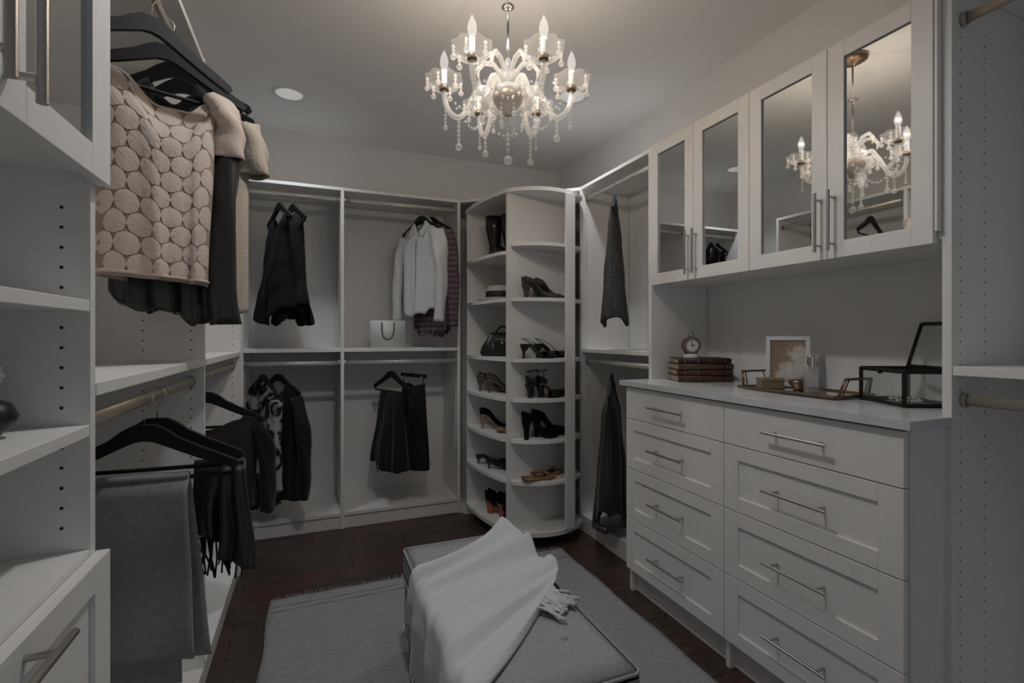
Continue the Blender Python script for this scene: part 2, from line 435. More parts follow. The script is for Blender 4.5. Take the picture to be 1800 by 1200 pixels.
# ------------------------------------------------------------------ ceiling lights
M['lens'] = mat('lamp_lens', (.8, .8, .78), .5, emit=((1, .98, .95), .26))
for i, (cx, cy) in enumerate(CANS):
    lab = ['round recessed ceiling light above the back left closet', 'round recessed ceiling light behind the chandelier', 'round recessed ceiling light over the near left cabinet', 'added unseen fill downlight between the chandelier and the camera'][i]
    t = thing('downlight', lab, 'ceiling light', (cx, cy, CEIL), group='recessed ceiling lights')
    bm = B(); lathe(bm, [(.092, -.0005), (.090, -.005), (.074, -.007), (.070, -.001)], (cx, cy, CEIL), 32); obj('trim_ring', bm, M['white'], t, smooth=True)
    bm = B(); lathe(bm, [(0, -.004), (.070, -.003), (.070, -.001)], (cx, cy, CEIL), 32); obj('lens', bm, M['lens'], t, smooth=True)

# ------------------------------------------------------------------ chandelier
def crystal(name, tint, tr, rough=.06):
    m = bpy.data.materials.new(name); m.use_nodes = True; nt = m.node_tree; nt.nodes.clear()
    o = nt.nodes.new('ShaderNodeOutputMaterial'); t = nt.nodes.new('ShaderNodeBsdfTransparent'); g = nt.nodes.new('ShaderNodeBsdfGlossy')
    d = nt.nodes.new('ShaderNodeBsdfDiffuse'); a = nt.nodes.new('ShaderNodeMixShader'); b = nt.nodes.new('ShaderNodeMixShader')
    lw = nt.nodes.new('ShaderNodeLayerWeight'); pw = nt.nodes.new('ShaderNodeMath'); pw.operation = 'POWER'; pw.inputs[1].default_value = 4
    f = nt.nodes.new('ShaderNodeMath'); f.operation = 'MULTIPLY_ADD'; f.inputs[1].default_value = .55; f.inputs[2].default_value = .05
    nt.links.new(lw.outputs['Facing'], pw.inputs[0]); nt.links.new(pw.outputs[0], f.inputs[0])
    tl = nt.nodes.new('ShaderNodeBsdfTranslucent'); tl.inputs[0].default_value = (.95, .94, .92, 1); ad = nt.nodes.new('ShaderNodeMixShader'); ad.inputs[0].default_value = .5
    t.inputs[0].default_value = (*tint, 1); g.inputs[0].default_value = (1, 1, 1, 1); g.inputs['Roughness'].default_value = rough
    d.inputs[0].default_value = (.95, .94, .92, 1)
    nt.links.new(d.outputs[0], ad.inputs[1]); nt.links.new(tl.outputs[0], ad.inputs[2])
    nt.links.new(t.outputs[0], a.inputs[1]); nt.links.new(ad.outputs[0], a.inputs[2]); a.inputs[0].default_value = tr
    nt.links.new(f.outputs[0], b.inputs[0]); nt.links.new(a.outputs[0], b.inputs[1]); nt.links.new(g.outputs[0], b.inputs[2])
    nt.links.new(b.outputs[0], o.inputs[0]); return m
M['crystal'] = crystal('cut_crystal', (.97, .97, .96), .34)
M['cglass'] = crystal('clear_glass_arm', (.98, .98, .97), .38)
M['cup'] = crystal('clear_glass_cup', (.98, .98, .97), .10)
M['gold_dark'] = mat('antique_gold', (.30, .21, .13), .35, 1)
M['pane'] = crystal('thin_glass', (.95, .96, .96), .05, .02)
M['frost'] = mat('candle_sleeve', (.72, .71, .68), .5)
def bulbmat():
    m = bpy.data.materials.new('lit_bulb'); m.use_nodes = True; nt = m.node_tree; nt.nodes.clear()
    o = nt.nodes.new('ShaderNodeOutputMaterial'); t = nt.nodes.new('ShaderNodeBsdfTransparent'); e = nt.nodes.new('ShaderNodeEmission')
    e.inputs[0].default_value = (1, .95, .88, 1); e.inputs[1].default_value = .22; a = nt.nodes.new('ShaderNodeAddShader')
    nt.links.new(t.outputs[0], a.inputs[0]); nt.links.new(e.outputs[0], a.inputs[1]); nt.links.new(a.outputs[0], o.inputs[0]); return m
M['bulb'] = bulbmat()
cx, cy = CHX, CHY
KS = .925; CS = Matrix.Translation((cx, cy, 1.207)) @ Matrix.Scale(KS, 4) @ Matrix.Translation((-cx, -cy, -1.207))
def cobj(nm, bm, m, par, **k):
    bm.transform(CS); return obj(nm, bm, m, par, **k)
ch = thing('chandelier', 'six-arm crystal chandelier hanging from the ceiling', 'chandelier', (cx, cy, CEIL))
bm = B(); lathe(bm, [(0, 0), (.065, -.001), (.062, -.018), (.030, -.034), (.010, -.045), (0, -.046)], (cx, cy, CEIL), 28); obj('canopy', bm, M['bronze'], ch, smooth=True)
bm = B(); tube(bm, [(cx, cy, CEIL-.04), (cx, cy, 2.15)], .0045, 8); obj('stem', bm, M['silver'], ch, smooth=True)
bm = B(); lathe(bm, [(.004, .012), (.022, .006), (.024, 0), (.012, -.008), (.004, -.010)], (cx, cy, 2.445), 20); cobj('stem_collar', bm, M['nickel'], ch, smooth=True)
bm = B()
lathe(bm, [(.004, 2.255), (.012, 2.245), (.020, 2.225), (.013, 2.205), (.028, 2.195), (.048, 2.170), (.030, 2.145), (.018, 2.135)], (cx, cy, 0), 20)
cobj('centre_column', bm, M['cglass'], ch, smooth=True)
bm = B(); lathe(bm, [(.018, 2.135), (.045, 2.128), (.058, 2.112), (.056, 2.090), (.040, 2.068), (.018, 2.056), (.022, 2.048), (.012, 2.036), (0, 2.032)], (cx, cy, 0), 28); cobj('arm_hub', bm, M['gold_dark'], ch, smooth=True)
bm = B(); lathe(bm, [(.060, 2.135), (.085, 2.120), (.095, 2.100), (.070, 2.062), (.030, 2.040), (.010, 2.030)], (cx, cy, 0), 28); cobj('glass_bowl', bm, M['cglass'], ch, smooth=True)
def bead(bm, c, r, n=6, h=1.25):
    c = Vector(c); lathe(bm, [(0, r*h), (r*.8, r*.45), (r, 0), (r*.8, -r*.45), (0, -r*h)], c, n)
def strand(bm, x, y, z, n, r=.0065, drop=.016, end=.013):
    """string of beads ending in a faceted ball"""
    for i in range(n): bead(bm, (x, y, z-drop*i-.6*drop), r)
    zz = z-drop*n-end*1.3
    lathe(bm, [(0, end*1.5), (end*.35, end*.95), (end, .1*end), (end*.75, -.6*end), (0, -end)], (x, y, zz), 8)
for k in range(6):
    a = math.radians(38.5+60*k); ca_, sa = math.cos(a), math.sin(a)
    def R(r, z, s=0): return (cx+r*ca_-s*sa, cy+r*sa+s*ca_, z)
    pts = [R(.045, 2.105), R(.075, 2.135), R(.105, 2.140), R(.130, 2.105), R(.155, 2.055), R(.185, 2.030), (R(.215, 2.045)), R(.235, 2.085), R(.240, 2.135)]
    dense = []
    for i in range(len(pts)-1):
        p0, p1, p2, p3 = [Vector(pts[max(0, min(len(pts)-1, i+j))]) for j in (-1, 0, 1, 2)]
        for q in range(4):
            t = q/4; dense.append(.5*((2*p1)+(p2-p0)*t+(2*p0-5*p1+4*p2-p3)*t*t+(3*p1-p0-3*p2+p3)*t**3))
    dense.append(Vector(pts[-1]))
    bm = B(); tube(bm, dense, [.0105]*len(dense), 8)
    arm = cobj('arm', bm, M['cglass'], ch, smooth=True)
    bm = B(); n = 32                                        # scalloped glass cup
    rings = []
    for r, z in ((.012, 2.132), (.034, 2.134), (.054, 2.144), (.066, 2.160), (.070, 2.178)):
        rings.append([bm.verts.new(R(.24, 0)[:2] and (R(.24, 0)[0]+(r*(1+.05*math.cos(8*2*PI*j/n)*(r > .06)))*math.cos(2*PI*j/n), R(.24, 0)[1]+(r*(1+.05*math.cos(8*2*PI*j/n)*(r > .06)))*math.sin(2*PI*j/n), z+(.003*math.cos(8*2*PI*j/n) if r > .06 else 0))) for j in range(n)])
    for A_, C_ in zip(rings, rings[1:]):
        for j in range(n): bm.faces.new((A_[j], A_[(j+1) % n], C_[(j+1) % n], C_[j]))
    cobj('glass_cup', bm, M['cup'], arm, smooth=True)
    bm = B(); lathe(bm, [(0, 2.128), (.016, 2.130), (.020, 2.140), (.016, 2.150), (0, 2.152)], (*R(.24, 0)[:2], 0), 16); cobj('socket_ring', bm, M['gold_dark'], arm, smooth=True)
    bm = B(); lathe(bm, [(.0105, 2.148), (.0105, 2.205), (.0, 2.206)], (*R(.24, 0)[:2], 0), 14); cobj('candle_sleeve', bm, M['frost'], arm, smooth=True)
    bm = B(); lathe(bm, [(.007, 2.204), (.0125, 2.216), (.0165, 2.234), (.0135, 2.254), (.006, 2.272), (0, 2.284)], (*R(.24, 0)[:2], 0), 14); cobj('bulb', bm, M['bulb'], arm, smooth=True)
    bm = B()
    for j in range(6):
        b_ = a+2*PI*j/6+.3
        strand(bm, R(.24, 0)[0]+.064*math.cos(b_), R(.24, 0)[1]+.064*math.sin(b_), 2.172, 2, .0065, .014, .011)
    o = cobj('bead_fringe', bm, M['crystal'], arm); o['kind'] = 'stuff'
    bm = B(); strand(bm, *R(.185, 2.022), 3 if k % 2 else 5, .0075, .017, .015); cobj('crystal_drop', bm, M['crystal'], arm)
    bm = B(); strand(bm, *R(.235, 2.06), 4, .0055, .014, .010); cobj('crystal_drop', bm, M['crystal'], arm)
    bm = B()                                               # swag of beads between neighbouring arms
    a2 = a+math.radians(60)
    for j in range(11):
        t = j/10; r = .215-.05*4*t*(1-t); aa = lerp(a, a2, t)
        bead(bm, (cx+r*math.cos(aa), cy+r*math.sin(aa), 2.10-.075*4*t*(1-t)), .0055)
    o = cobj('bead_swag', bm, M['crystal'], arm); o['kind'] = 'stuff'
    bm = B()                                               # upper leaf-like glass scroll
    tube(bm, [R(.02, 2.19), R(.055, 2.23), R(.09, 2.235), R(.115, 2.205), R(.11, 2.175)], [.006, .010, .010, .008, .003], 8)
    cobj('glass_scroll', bm, M['cglass'], arm, smooth=True)
for j in range(8):
    b_ = 2*PI*j/8; bm = B()
    strand(bm, cx+.06*math.cos(b_), cy+.06*math.sin(b_), 2.065, 4 if j % 2 else 2, .006, .016, .010)
    cobj('crystal_drop', bm, M['crystal'], ch)
bm = B()
for j in range(7): bead(bm, (cx, cy, 2.02-.019*j), .0085)
lathe(bm, [(0, .020), (.013, .012), (.018, 0), (.013, -.012), (0, -.018)], (cx, cy, 1.868), 12)
cobj('bottom_ball', bm, M['crystal'], ch)

# ------------------------------------------------------------------ rug and ottoman
RX0, RX1, RY0, RY1 = -.178, 1.30, -.30, 2.475
rg = thing('rug', 'large pale grey woven rug with a fringed far edge on the dark wood floor', 'rug', (.55, 1.1, .001))
bm = B(); nx, ny = 60, 110
vs = [[bm.verts.new((lerp(RX0, RX1, i/nx)+.004*math.sin(j*.35)*(i in (0, nx)), lerp(RY0, RY1, j/ny), .011+.0012*math.sin(i*.9)*math.sin(j*1.3))) for j in range(ny+1)] for i in range(nx+1)]
for i in range(nx):
    for j in range(ny): bm.faces.new((vs[i][j], vs[i+1][j], vs[i+1][j+1], vs[i][j+1]))
be = [e for e in bm.edges if e.is_boundary]
r = bmesh.ops.extrude_edge_only(bm, edges=be)
for v in [g for g in r['geom'] if isinstance(g, bmesh.types.BMVert)]: v.co.z = .0015
obj('pile', bm, M['rug'], rg, smooth=True)
bm = B(); random.seed(3)
n = 150
for i in range(n):
    x = lerp(RX0+.01, RX1-.01, i/(n-1)); dx = random.uniform(-.012, .012); L = random.uniform(.035, .055)
    tube(bm, [(x, RY1-.004, .006), (x+dx*.5, RY1+L*.5, .006), (x+dx, RY1+L, .003)], [.0028, .0024, .0016], 4)
o = obj('fringe', bm, M['fringe'], rg); o['kind'] = 'stuff'
bm = B()
for y in (2.36, 2.40): box(bm, RX0+.01, RX1-.01, y, y+.006, .0115, .0135)
obj('woven_stripe', bm, M['rug'], rg)

OX0, OX1, OY0, OY1 = .318, .742, .985, 1.905
ot = thing('ottoman', 'long grey linen ottoman bench standing on the rug', 'ottoman', ((OX0+OX1)/2, (OY0+OY1)/2, .011))
def pillow_box(x0, x1, y0, y1, z0, z1, bev, crown=0):
    bm = B(); box(bm, x0, x1, y0, y1, z0, z1)
    bmesh.ops.subdivide_edges(bm, edges=bm.edges[:], cuts=10, use_grid_fill=True)
    cx_, cy_ = (x0+x1)/2, (y0+y1)/2
    for v in bm.verts:
        fx, fy = abs(v.co.x-cx_)/((x1-x0)/2), abs(v.co.y-cy_)/((y1-y0)/2)
        if v.co.z > z1-1e-4: v.co.z += crown*(1-fx**4)*(1-fy**4)
    es = [e for e in bm.edges if len(e.link_faces) == 2 and e.link_faces[0].normal.dot(e.link_faces[1].normal) < .5]
    bmesh.ops.bevel(bm, geom=es, offset=bev, segments=3, affect='EDGES')
    return bm
obj('base', pillow_box(OX0+.006, OX1-.006, OY0+.006, OY1-.006, .075, .300, .012), M['linen'], ot, smooth=True)
obj('cushion', pillow_box(OX0, OX1, OY0, OY1, .300, .398, .016, .008), M['linen'], ot, smooth=True)
def rrect(x0, x1, y0, y1, z, r=.02, n=5):
    out = []
    for (cx_, cy_, a0) in ((x1-r, y1-r, 0), (x0+r, y1-r, 90), (x0+r, y0+r, 180), (x1-r, y0+r, 270)):
        for i in range(n+1): a = math.radians(a0+90*i/n); out.append((cx_+r*math.cos(a), cy_+r*math.sin(a), z))
    return out+[out[0]]
bm = B(); tube(bm, rrect(OX0+.003, OX1-.003, OY0+.003, OY1-.003, .392), .0045, 8, caps=False); tube(bm, rrect(OX0-.001, OX1+.001, OY0-.001, OY1+.001, .300), .0045, 8, caps=False)
obj('piping', bm, M['linen_dark'], ot, smooth=True)
for (lx, ly) in ((OX0+.035, OY0+.035), (OX1-.035, OY0+.035), (OX0+.035, OY1-.035), (OX1-.035, OY1-.035)):
    bm = B(); tube(bm, [(lx, ly, .0125), (lx, ly, .078)], [.013, .022], 12); obj('leg', bm, M['black_iron'], ot, smooth=True)
for (lx, ly) in ((.62, 1.16), (.62, 1.44), (.44, 1.16), (.44, 1.72), (.62, 1.72)):
    bm = B(); lathe(bm, [(0, .006), (.008, .004), (.010, -.002)], (lx, ly, .405), 12); obj('tuft_button', bm, M['linen'], ot, smooth=True)

# --- white throw over the ottoman
def bez(pts, t):
    n = len(pts)-1
    return sum((Vector(p)*(math.comb(n, i)*(1-t)**(n-i)*t**i) for i, p in enumerate(pts)), Vector((0, 0)))
th = thing('throw_blanket', 'white knitted throw draped diagonally across the grey ottoman with a tasselled end', 'blanket', (.5, 1.4, .40))
eA = [(.70, 1.885), (.84, 1.72), (.82, 1.46), (.655, 1.33)]            # right side, far -> near
eD = [(.16, 1.655), (.03, 1.53), (-.07, 1.20), (.05, .86)]              # left (drapes down the side)
eT = [(.70, 1.885), (.53, 1.71), (.29, 1.555), (.16, 1.655)]              # far edge, right -> left
eB = [(.655, 1.33), (.56, 1.25), (.40, 1.02), (.05, .86)]              # near edge
def coons(s, t):
    T_, B_, L_, R_ = bez(eT, s), bez(eB, s), bez(eA, t), bez(eD, t)
    p = T_*(1-t)+B_*t+L_*(1-s)+R_*s
    return p-(Vector(eT[0])*(1-s)*(1-t)+Vector(eT[-1])*s*(1-t)+Vector(eB[0])*(1-s)*t+Vector(eB[-1])*s*t)
def throw_pt(s, t):
    p = coons(s, t); X, Y = p.x, p.y
    q = t+.10*math.sin(2.6*s+.4)                  # folds run from the gathered right end to the draped left end
    f = .011*math.sin(9*q+.5)+.009*math.sin(19*q-1.5*s+1)+.0045*math.sin(37*q+3*s)+.002*math.sin(61*q-4*s)
    ridge = .028*math.exp(-((q-.36)/.075)**2)*(1-.75*s)+.018*math.exp(-((q-.66)/.075)**2)*(1-.5*s)+.020*math.exp(-((q-.10)/.08)**2)*(1-.6*s)+.012*math.exp(-((q-.86)/.05)**2)
    h = .4145+.010+f+ridge+.016*math.exp(-(s/.10)**2)
    h = max(h, .4125)
    edge = min(1, min(t, 1-t)/.03); h = lerp(.4105, h, edge**.5)
    xe = OX0-.010; rr = .03
    if X > xe+rr: Z = h
    else:
        e = (xe+rr)-X; k_ = .5+.5*math.sin(24*t+1.5*s)
        if e < rr*1.57: a = e/rr; X = xe+rr-rr*math.sin(a); Z = h-rr*(1-math.cos(a))
        else: dz = e-rr*1.57; X = xe; Z = max(.03, h-rr-dz)
        X -= .004+min(1, e/.12)*(.018*k_*k_+.004*math.sin(11*t)+.004)
        Y += .020*min(1, e/.12)*math.cos(24*t+1.5*s)
    xr = OX1+.016
    if X > xr-.02:
        e = X-(xr-.02); X = xr-.02+min(e, .022); Z -= max(0, e-.012)*.9
    if Y < OY0-.012: Z = min(Z, .40-(OY0-.012-Y)); Y = OY0-.02
    return Vector((X, Y, Z))
bm = B(); ns, nt_ = 90, 130
g = [[bm.verts.new(throw_pt(i/ns, j/nt_)) for j in range(nt_+1)] for i in range(ns+1)]
for i in range(ns):
    for j in range(nt_): bm.faces.new((g[i][j], g[i][j+1], g[i+1][j+1], g[i+1][j]))
o = obj('cloth', bm, M['throw'], th, smooth=True); md = o.modifiers.new('thickness', 'SOLIDIFY'); md.thickness = .006; md.offset = 1
bm = B(); random.seed(5)                       # tassels at the near right corner and fringe on the draped left end
for i in range(34):
    p = throw_pt(.02+.16*random.random(), .93+.06*random.random()); a = math.radians(random.uniform(-80, 5)); L = random.uniform(.045, .085); rz_ = random.uniform(0, .008)
    d = Vector((math.cos(a)*.8+.15, math.sin(a), 0)).normalized()
    tube(bm, [p, Vector((p.x+d.x*L*.35, p.y+d.y*L*.35, .423+rz_)), Vector((p.x+d.x*L*.7, p.y+d.y*L*.7, .416+rz_)), Vector((p.x+d.x*L+random.uniform(-.008, .008), p.y+d.y*L, .4135+rz_*.6))], [.0050, .0042, .0042, .0058], 6)
for i in range(40):
    t = i/39*.9; p = throw_pt(1, t); L = random.uniform(.035, .06)
    tube(bm, [p, p+Vector((random.uniform(-.008, .004), random.uniform(-.01, .01), -L))], [.0035, .0025], 5)
o = obj('tassel_fringe', bm, M['throw'], th, smooth=True); o['kind'] = 'stuff'
# ------------------------------------------------------------------ hangers and clothes
def fabric(name, c, rough=.85, sheen=.15, bump=(220, .25), noise=None, spec=.2):
    return mat(name, c, rough, spec=spec, bump=bump, noise=noise, sheen=sheen)
M['black_cloth'] = fabric('black_cloth', (.011, .011, .012))
M['black_satin'] = fabric('black_satin', (.012, .012, .013), .38, .1, None, spec=.5)
M['charcoal'] = fabric('charcoal_cloth', (.016, .016, .017), .9, .05, spec=.15)
M['grey_trouser'] = fabric('grey_trouser_wool', (.27, .27, .29), .9, .1, (400, .3), (60, .12, (1, 1, 1)))
M['plum'] = fabric('dark_plum_knit', (.026, .019, .020))
M['white_cloth'] = fabric('white_cotton', (.66, .66, .66), .8)
M['cream_lace'] = fabric('cream_lace_plain', (.50, .43, .35), .9, .1, (120, .6))
M['navy_black'] = fabric('ink_black_cloth', (.012, .013, .016), .9, .03, spec=.1)
def tex_print(name, build):
    m = mat(name, (.5, .5, .5), .85, spec=.2); N, L, b = nodes(m)
    tc = N.new('ShaderNodeTexCoord'); build(N, L, b, tc); return m
def ramp(N, L, src, stops, dst, mode='LINEAR'):
    r = N.new('ShaderNodeValToRGB'); r.color_ramp.interpolation = mode
    while len(r.color_ramp.elements) > len(stops): r.color_ramp.elements.remove(r.color_ramp.elements[-1])
    while len(r.color_ramp.elements) < len(stops): r.color_ramp.elements.new(.5)
    for e, (p, c) in zip(r.color_ramp.elements, stops): e.position = p; e.color = (*c, 1)
    L.new(src, r.inputs[0]); L.new(r.outputs[0], dst); return r
def p_marble(N, L, b, tc):
    n = N.new('ShaderNodeTexNoise'); n.inputs['Scale'].default_value = 11; n.inputs['Detail'].default_value = 6; n.inputs['Distortion'].default_value = 1.2
    L.new(tc.outputs['Object'], n.inputs['Vector'])
    ramp(N, L, n.outputs['Fac'], [(.46, (.010, .010, .011)), (.50, (.10, .10, .105)), (.56, (.34, .34, .35))], b.inputs['Base Color'])
M['print'] = tex_print('black_white_print', p_marble)
def p_plaid(N, L, b, tc):
    a = N.new('ShaderNodeTexWave'); a.wave_type = 'BANDS'; a.bands_direction = 'Z'; a.inputs['Scale'].default_value = 9
    c = N.new('ShaderNodeTexNoise'); c.inputs['Scale'].default_value = 22
    L.new(tc.outputs['Object'], a.inputs['Vector']); L.new(tc.outputs['Object'], c.inputs['Vector'])
    mx = N.new('ShaderNodeMath'); mx.operation = 'MULTIPLY'; L.new(a.outputs['Fac'], mx.inputs[0]); L.new(c.outputs['Fac'], mx.inputs[1])
    ramp(N, L, mx.outputs[0], [(.1, (.10, .065, .075)), (.35, (.145, .105, .12)), (.6, (.20, .155, .17))], b.inputs['Base Color'])
M['plaid'] = tex_print('plum_plaid', p_plaid)
def p_dots(N, L, b, tc):
    v = N.new('ShaderNodeTexVoronoi'); v.inputs['Scale'].default_value = 75; L.new(tc.outputs['Object'], v.inputs['Vector'])
    ramp(N, L, v.outputs['Distance'], [(.14, (.16, .155, .15)), (.34, (.062, .060, .058))], b.inputs['Base Color'])
M['dots'] = tex_print('grey_dotted_cloth', p_dots)
def p_plum(N, L, b, tc): pass
M['lace'] = fabric('peach_lace_thread', (.60, .505, .435), .9, .1, (300, .4))
M['lace_bg'] = fabric('peach_lining', (.33, .26, .21), .9, .1, (200, .3))

def local(hook, u):
    """matrix from garment space (x along the hanger, y thickness, z up, rod at 0) to world"""
    ux = Vector((u[0], u[1], 0)).normalized(); uy = Vector((-ux.y, ux.x, 0)); uz = Vector((0, 0, 1))
    return Matrix(((ux.x, uy.x, 0, hook[0]), (ux.y, uy.y, 0, hook[1]), (0, 0, 1, hook[2]), (0, 0, 0, 1)))
def hanger(hook, u, label, group='black wooden hangers', half=.2, bar=True, tilt=0):
    t = thing('clothes_hanger', label, 'hanger', hook, group=group)
    Mx = local(hook, u)
    if tilt: Mx = Mx @ Matrix.Rotation(tilt, 4, 'Y')
    k = half/.2
    top = [(0, -.060), (.024, -.062), (.045, -.074), (.07, -.094), (.11, -.116), (.16, -.140), (.195, -.158), (.2, -.168)]
    bot = [(.192, -.178), (.15, -.162), (.10, -.140), (.05, -.116), (.02, -.102), (0, -.099)]
    half_ = [(x*k, z) for x, z in top+bot]
    poly = half_+[(-x, z) for x, z in half_[::-1] if x > 0]
    bm = B(); th_ = .0075
    fr = [bm.verts.new((x, -th_, z)) for x, z in poly]; bk = [bm.verts.new((x, th_, z)) for x, z in poly]
    n = len(poly); bm.faces.new(fr[::-1]); bm.faces.new(bk)
    for i in range(n): bm.faces.new((fr[i], fr[(i+1) % n], bk[(i+1) % n], bk[i]))
    bmesh.ops.recalc_face_normals(bm, faces=bm.faces); bmesh.ops.triangulate(bm, faces=[f for f in bm.faces if len(f.verts) > 4])
    bm.transform(Mx); obj('hanger_arms', bm, M['hanger'], t)
    if bar:
        bm = B(); tube(bm, [(-.188*k, 0, -.176), (-.186*k, 0, -.192), (.186*k, 0, -.192), (.188*k, 0, -.176)], .0055, 8); bm.transform(Mx); obj('trouser_bar', bm, M['hanger'], t, smooth=True)
    bm = B(); pts = [(0, 0, -.065), (0, 0, -.032)]
    for d in range(70, -181, -25): a = math.radians(d); pts.append((.019*math.cos(a), 0, -.019*math.sin(a)-.0))
    tube(bm, pts, .0017, 6); bm.transform(Mx); obj('hook', bm, M['silver'], t, smooth=True)
    return t
def sheet(bm, Mx, ztop, zhem, L, R, thick, folds, amp, seed, nu=44, nv=34, hemwave=.0, backdrop=0, sides=(1, -1), asym=.35):
    """front and back cloth sheets joined at the sides. ztop/zhem: tables over a in -1..1 (drops); L,R,thick tables over t"""
    rnd = random.Random(seed); p1, p2, p3 = [rnd.uniform(0, 6.28) for _ in range(3)]
    grids = []
    for s in sides:
        g = []
        for i in range(nu+1):
            a = -1+2*i/nu; col = []
            zt = interp(ztop, a)+(backdrop*-1 if s > 0 else 0)*(1 if abs(a) < .5 else 0)
            zh = interp(zhem, a)+hemwave*math.sin(5*a*PI+p1+s)+(rnd.random()-.5)*hemwave*.3
            for j in range(nv+1):
                t = j/nv
                x = (interp(R, t)*a if a > 0 else interp(L, t)*a)
                z = -(zt+(zh-zt)*t)
                edge = (1-abs(a)**6)
                prof = max(0, 1-abs(a)**2.4)**.6
                f = amp*(t**1.1)*(math.sin(folds*PI*a+p1+1.2*math.sin(2.2*t)+(0 if s > 0 else 1.7))+.45*math.sin(2.3*folds*PI*a+p2-1.5*t))
                f += amp*.25*math.sin(7*t+4*a+p3)*min(1, 3*t)
                y = s*(interp(thick, t)*prof+.007*prof)+f*edge
                x += amp*.5*t*math.sin(folds*PI*a*1.3+p3)*edge
                col.append(bm.verts.new(Mx @ Vector((x, y, z))))
            g.append(col)
        for i in range(nu):
            for j in range(nv):
                q = (g[i][j], g[i+1][j], g[i+1][j+1], g[i][j+1]); bm.faces.new(q if s < 0 else q[::-1])
        grids.append(g)
    return grids
def cloth_obj(name, bm, m, parent, th_=.0025, **k):
    bmesh.ops.remove_doubles(bm, verts=bm.verts, dist=.0004)
    o = obj(name, bm, m, parent, smooth=True, **k); md = o.modifiers.new('thickness', 'SOLIDIFY'); md.thickness = th_; md.offset = 0
    return o
def sleeve(Mx, pts, r, rz, m, parent, seed=0, name='sleeve', wr=.006):
    rnd = random.Random(seed); pts = [Mx @ Vector(p) for p in pts]
    d = []; rr = []; rrz = []
    n = len(pts)
    for i in range(n-1):
        p0, p1, p2, p3 = [pts[max(0, min(n-1, i+j))] for j in (-1, 0, 1, 2)]
        for q in range(6):
            t = q/6; d.append(.5*((2*p1)+(p2-p0)*t+(2*p0-5*p1+4*p2-p3)*t*t+(3*p1-p0-3*p2+p3)*t**3))
            rr.append(lerp(r[i], r[i+1], t)); rrz.append(lerp(rz[i], rz[i+1], t))
    d.append(pts[-1]); rr.append(r[-1]); rrz.append(rz[-1])
    bm = B(); rings = tube(bm, d, rr, 18, caps=False, rz=rrz)
    p1 = rnd.uniform(0, 6)
    for i, ring in enumerate(rings):
        c = sum((v.co for v in ring), Vector())/len(ring)
        for j, v in enumerate(ring):
            k = 1+.16*math.sin(3*2*PI*j/18+p1+i*.25)+.10*math.sin(i*.9+j*.7)
            v.co = c+(v.co-c)*k
    return cloth_obj(name, bm, m, parent)
def garment(name, label, cat, hook, u, m, ztop, zhem, L, R, thick, folds=3, amp=.012, seed=1, group=None, part='body', **k):
    t = thing(name, label, cat, (hook[0], hook[1], hook[2]-.17), group=group); Mx = local(hook, u)
    bm = B(); sheet(bm, Mx, ztop, zhem, L, R, thick, folds, amp, seed, **k); cloth_obj(part, bm, m, t)
    return t, Mx
def pt_tab(*v): return list(v)
SH = [(-1, .176), (-.62, .140), (-.34, .115), (-.30, .150), (0, .185), (.30, .150), (.34, .115), (.62, .140), (1, .176)]  # shoulders with a scoop neck

ZU, ZL = 2.068, 1.036; YRod = YB+.04
# back left, upper: two sleeveless dresses
h1, h2 = (-.186, YRod, ZU), (-.112, YRod, ZU); u1 = (.38, -.925)
hanger(h1, u1, 'black hanger holding the left sleeveless dress of the back closet'); hanger(h2, u1, 'black hanger holding the right sleeveless dress of the back closet')
VN = [(-1, .175), (-.80, .150), (-.66, .140), (-.60, .150), (0, .31), (.60, .150), (.66, .140), (.80, .150), (1, .175)]
t, Mx = garment('dress', 'black sleeveless V-neck dress with flared skirt, left one in the upper back closet', 'dress', h1, u1, M['navy_black'], VN,
    [(-1, .68), (-.4, .76), (.3, .80), (1, .70)], [(0, .14), (.15, .115), (.3, .125), (.5, .15), (.75, .18), (1, .21)], [(0, .14), (.15, .115), (.3, .125), (.5, .145), (.75, .17), (1, .195)],
    [(0, .004), (.12, .040), (.3, .058), (.5, .074), (.75, .09), (1, .105)], 2.4, .016, 11, group='black dresses in the back closet', hemwave=.004)
t, Mx = garment('dress', 'black sleeveless dress with wide dipping hem, right one in the upper back closet', 'dress', h2, u1, M['charcoal'], SH,
    [(-1, .69), (-.3, .80), (.4, .79), (1, .67)], [(0, .165), (.15, .125), (.35, .13), (.65, .15), (1, .175)], [(0, .165), (.15, .13), (.35, .135), (.65, .145), (1, .18)],
    [(0, .004), (.15, .040), (.4, .05), (.7, .058), (1, .085)], 2.0, .015, 23, group='black dresses in the back closet', hemwave=.004)
# back left, lower: print blouse and black cardigan
h3, h4 = (-.273, YRod, ZL), (-.190, YRod, ZL); u3 = (.45, -.893); u4 = (.62, -.785)
hanger(h3, u3, 'black hanger holding the marbled blouse below the shelf'); hanger(h4, u4, 'black hanger holding the black cardigan below the shelf')
t, Mx = garment('blouse', 'black and white marbled blouse hanging below the shelf of the back closet', 'blouse', h3, u3, M['print'], SH,
    [(-1, .66), (0, .72), (1, .66)], [(0, .2), (.2, .19), (1, .18)], [(0, .2), (.2, .19), (1, .18)], [(0, .004), (.2, .04), (1, .055)], 3, .014, 5, hemwave=.01)
sleeve(Mx, [(.17, -.005, -.185), (.20, -.02, -.36), (.205, -.02, -.56), (.20, -.02, -.71)], [.045, .042, .035, .038], [.045, .04, .035, .038], M['print'], t, 3)
sleeve(Mx, [(-.17, -.005, -.185), (-.20, -.02, -.36), (-.205, -.02, -.56), (-.20, -.02, -.69)], [.045, .042, .035, .038], [.045, .04, .035, .038], M['print'], t, 4)
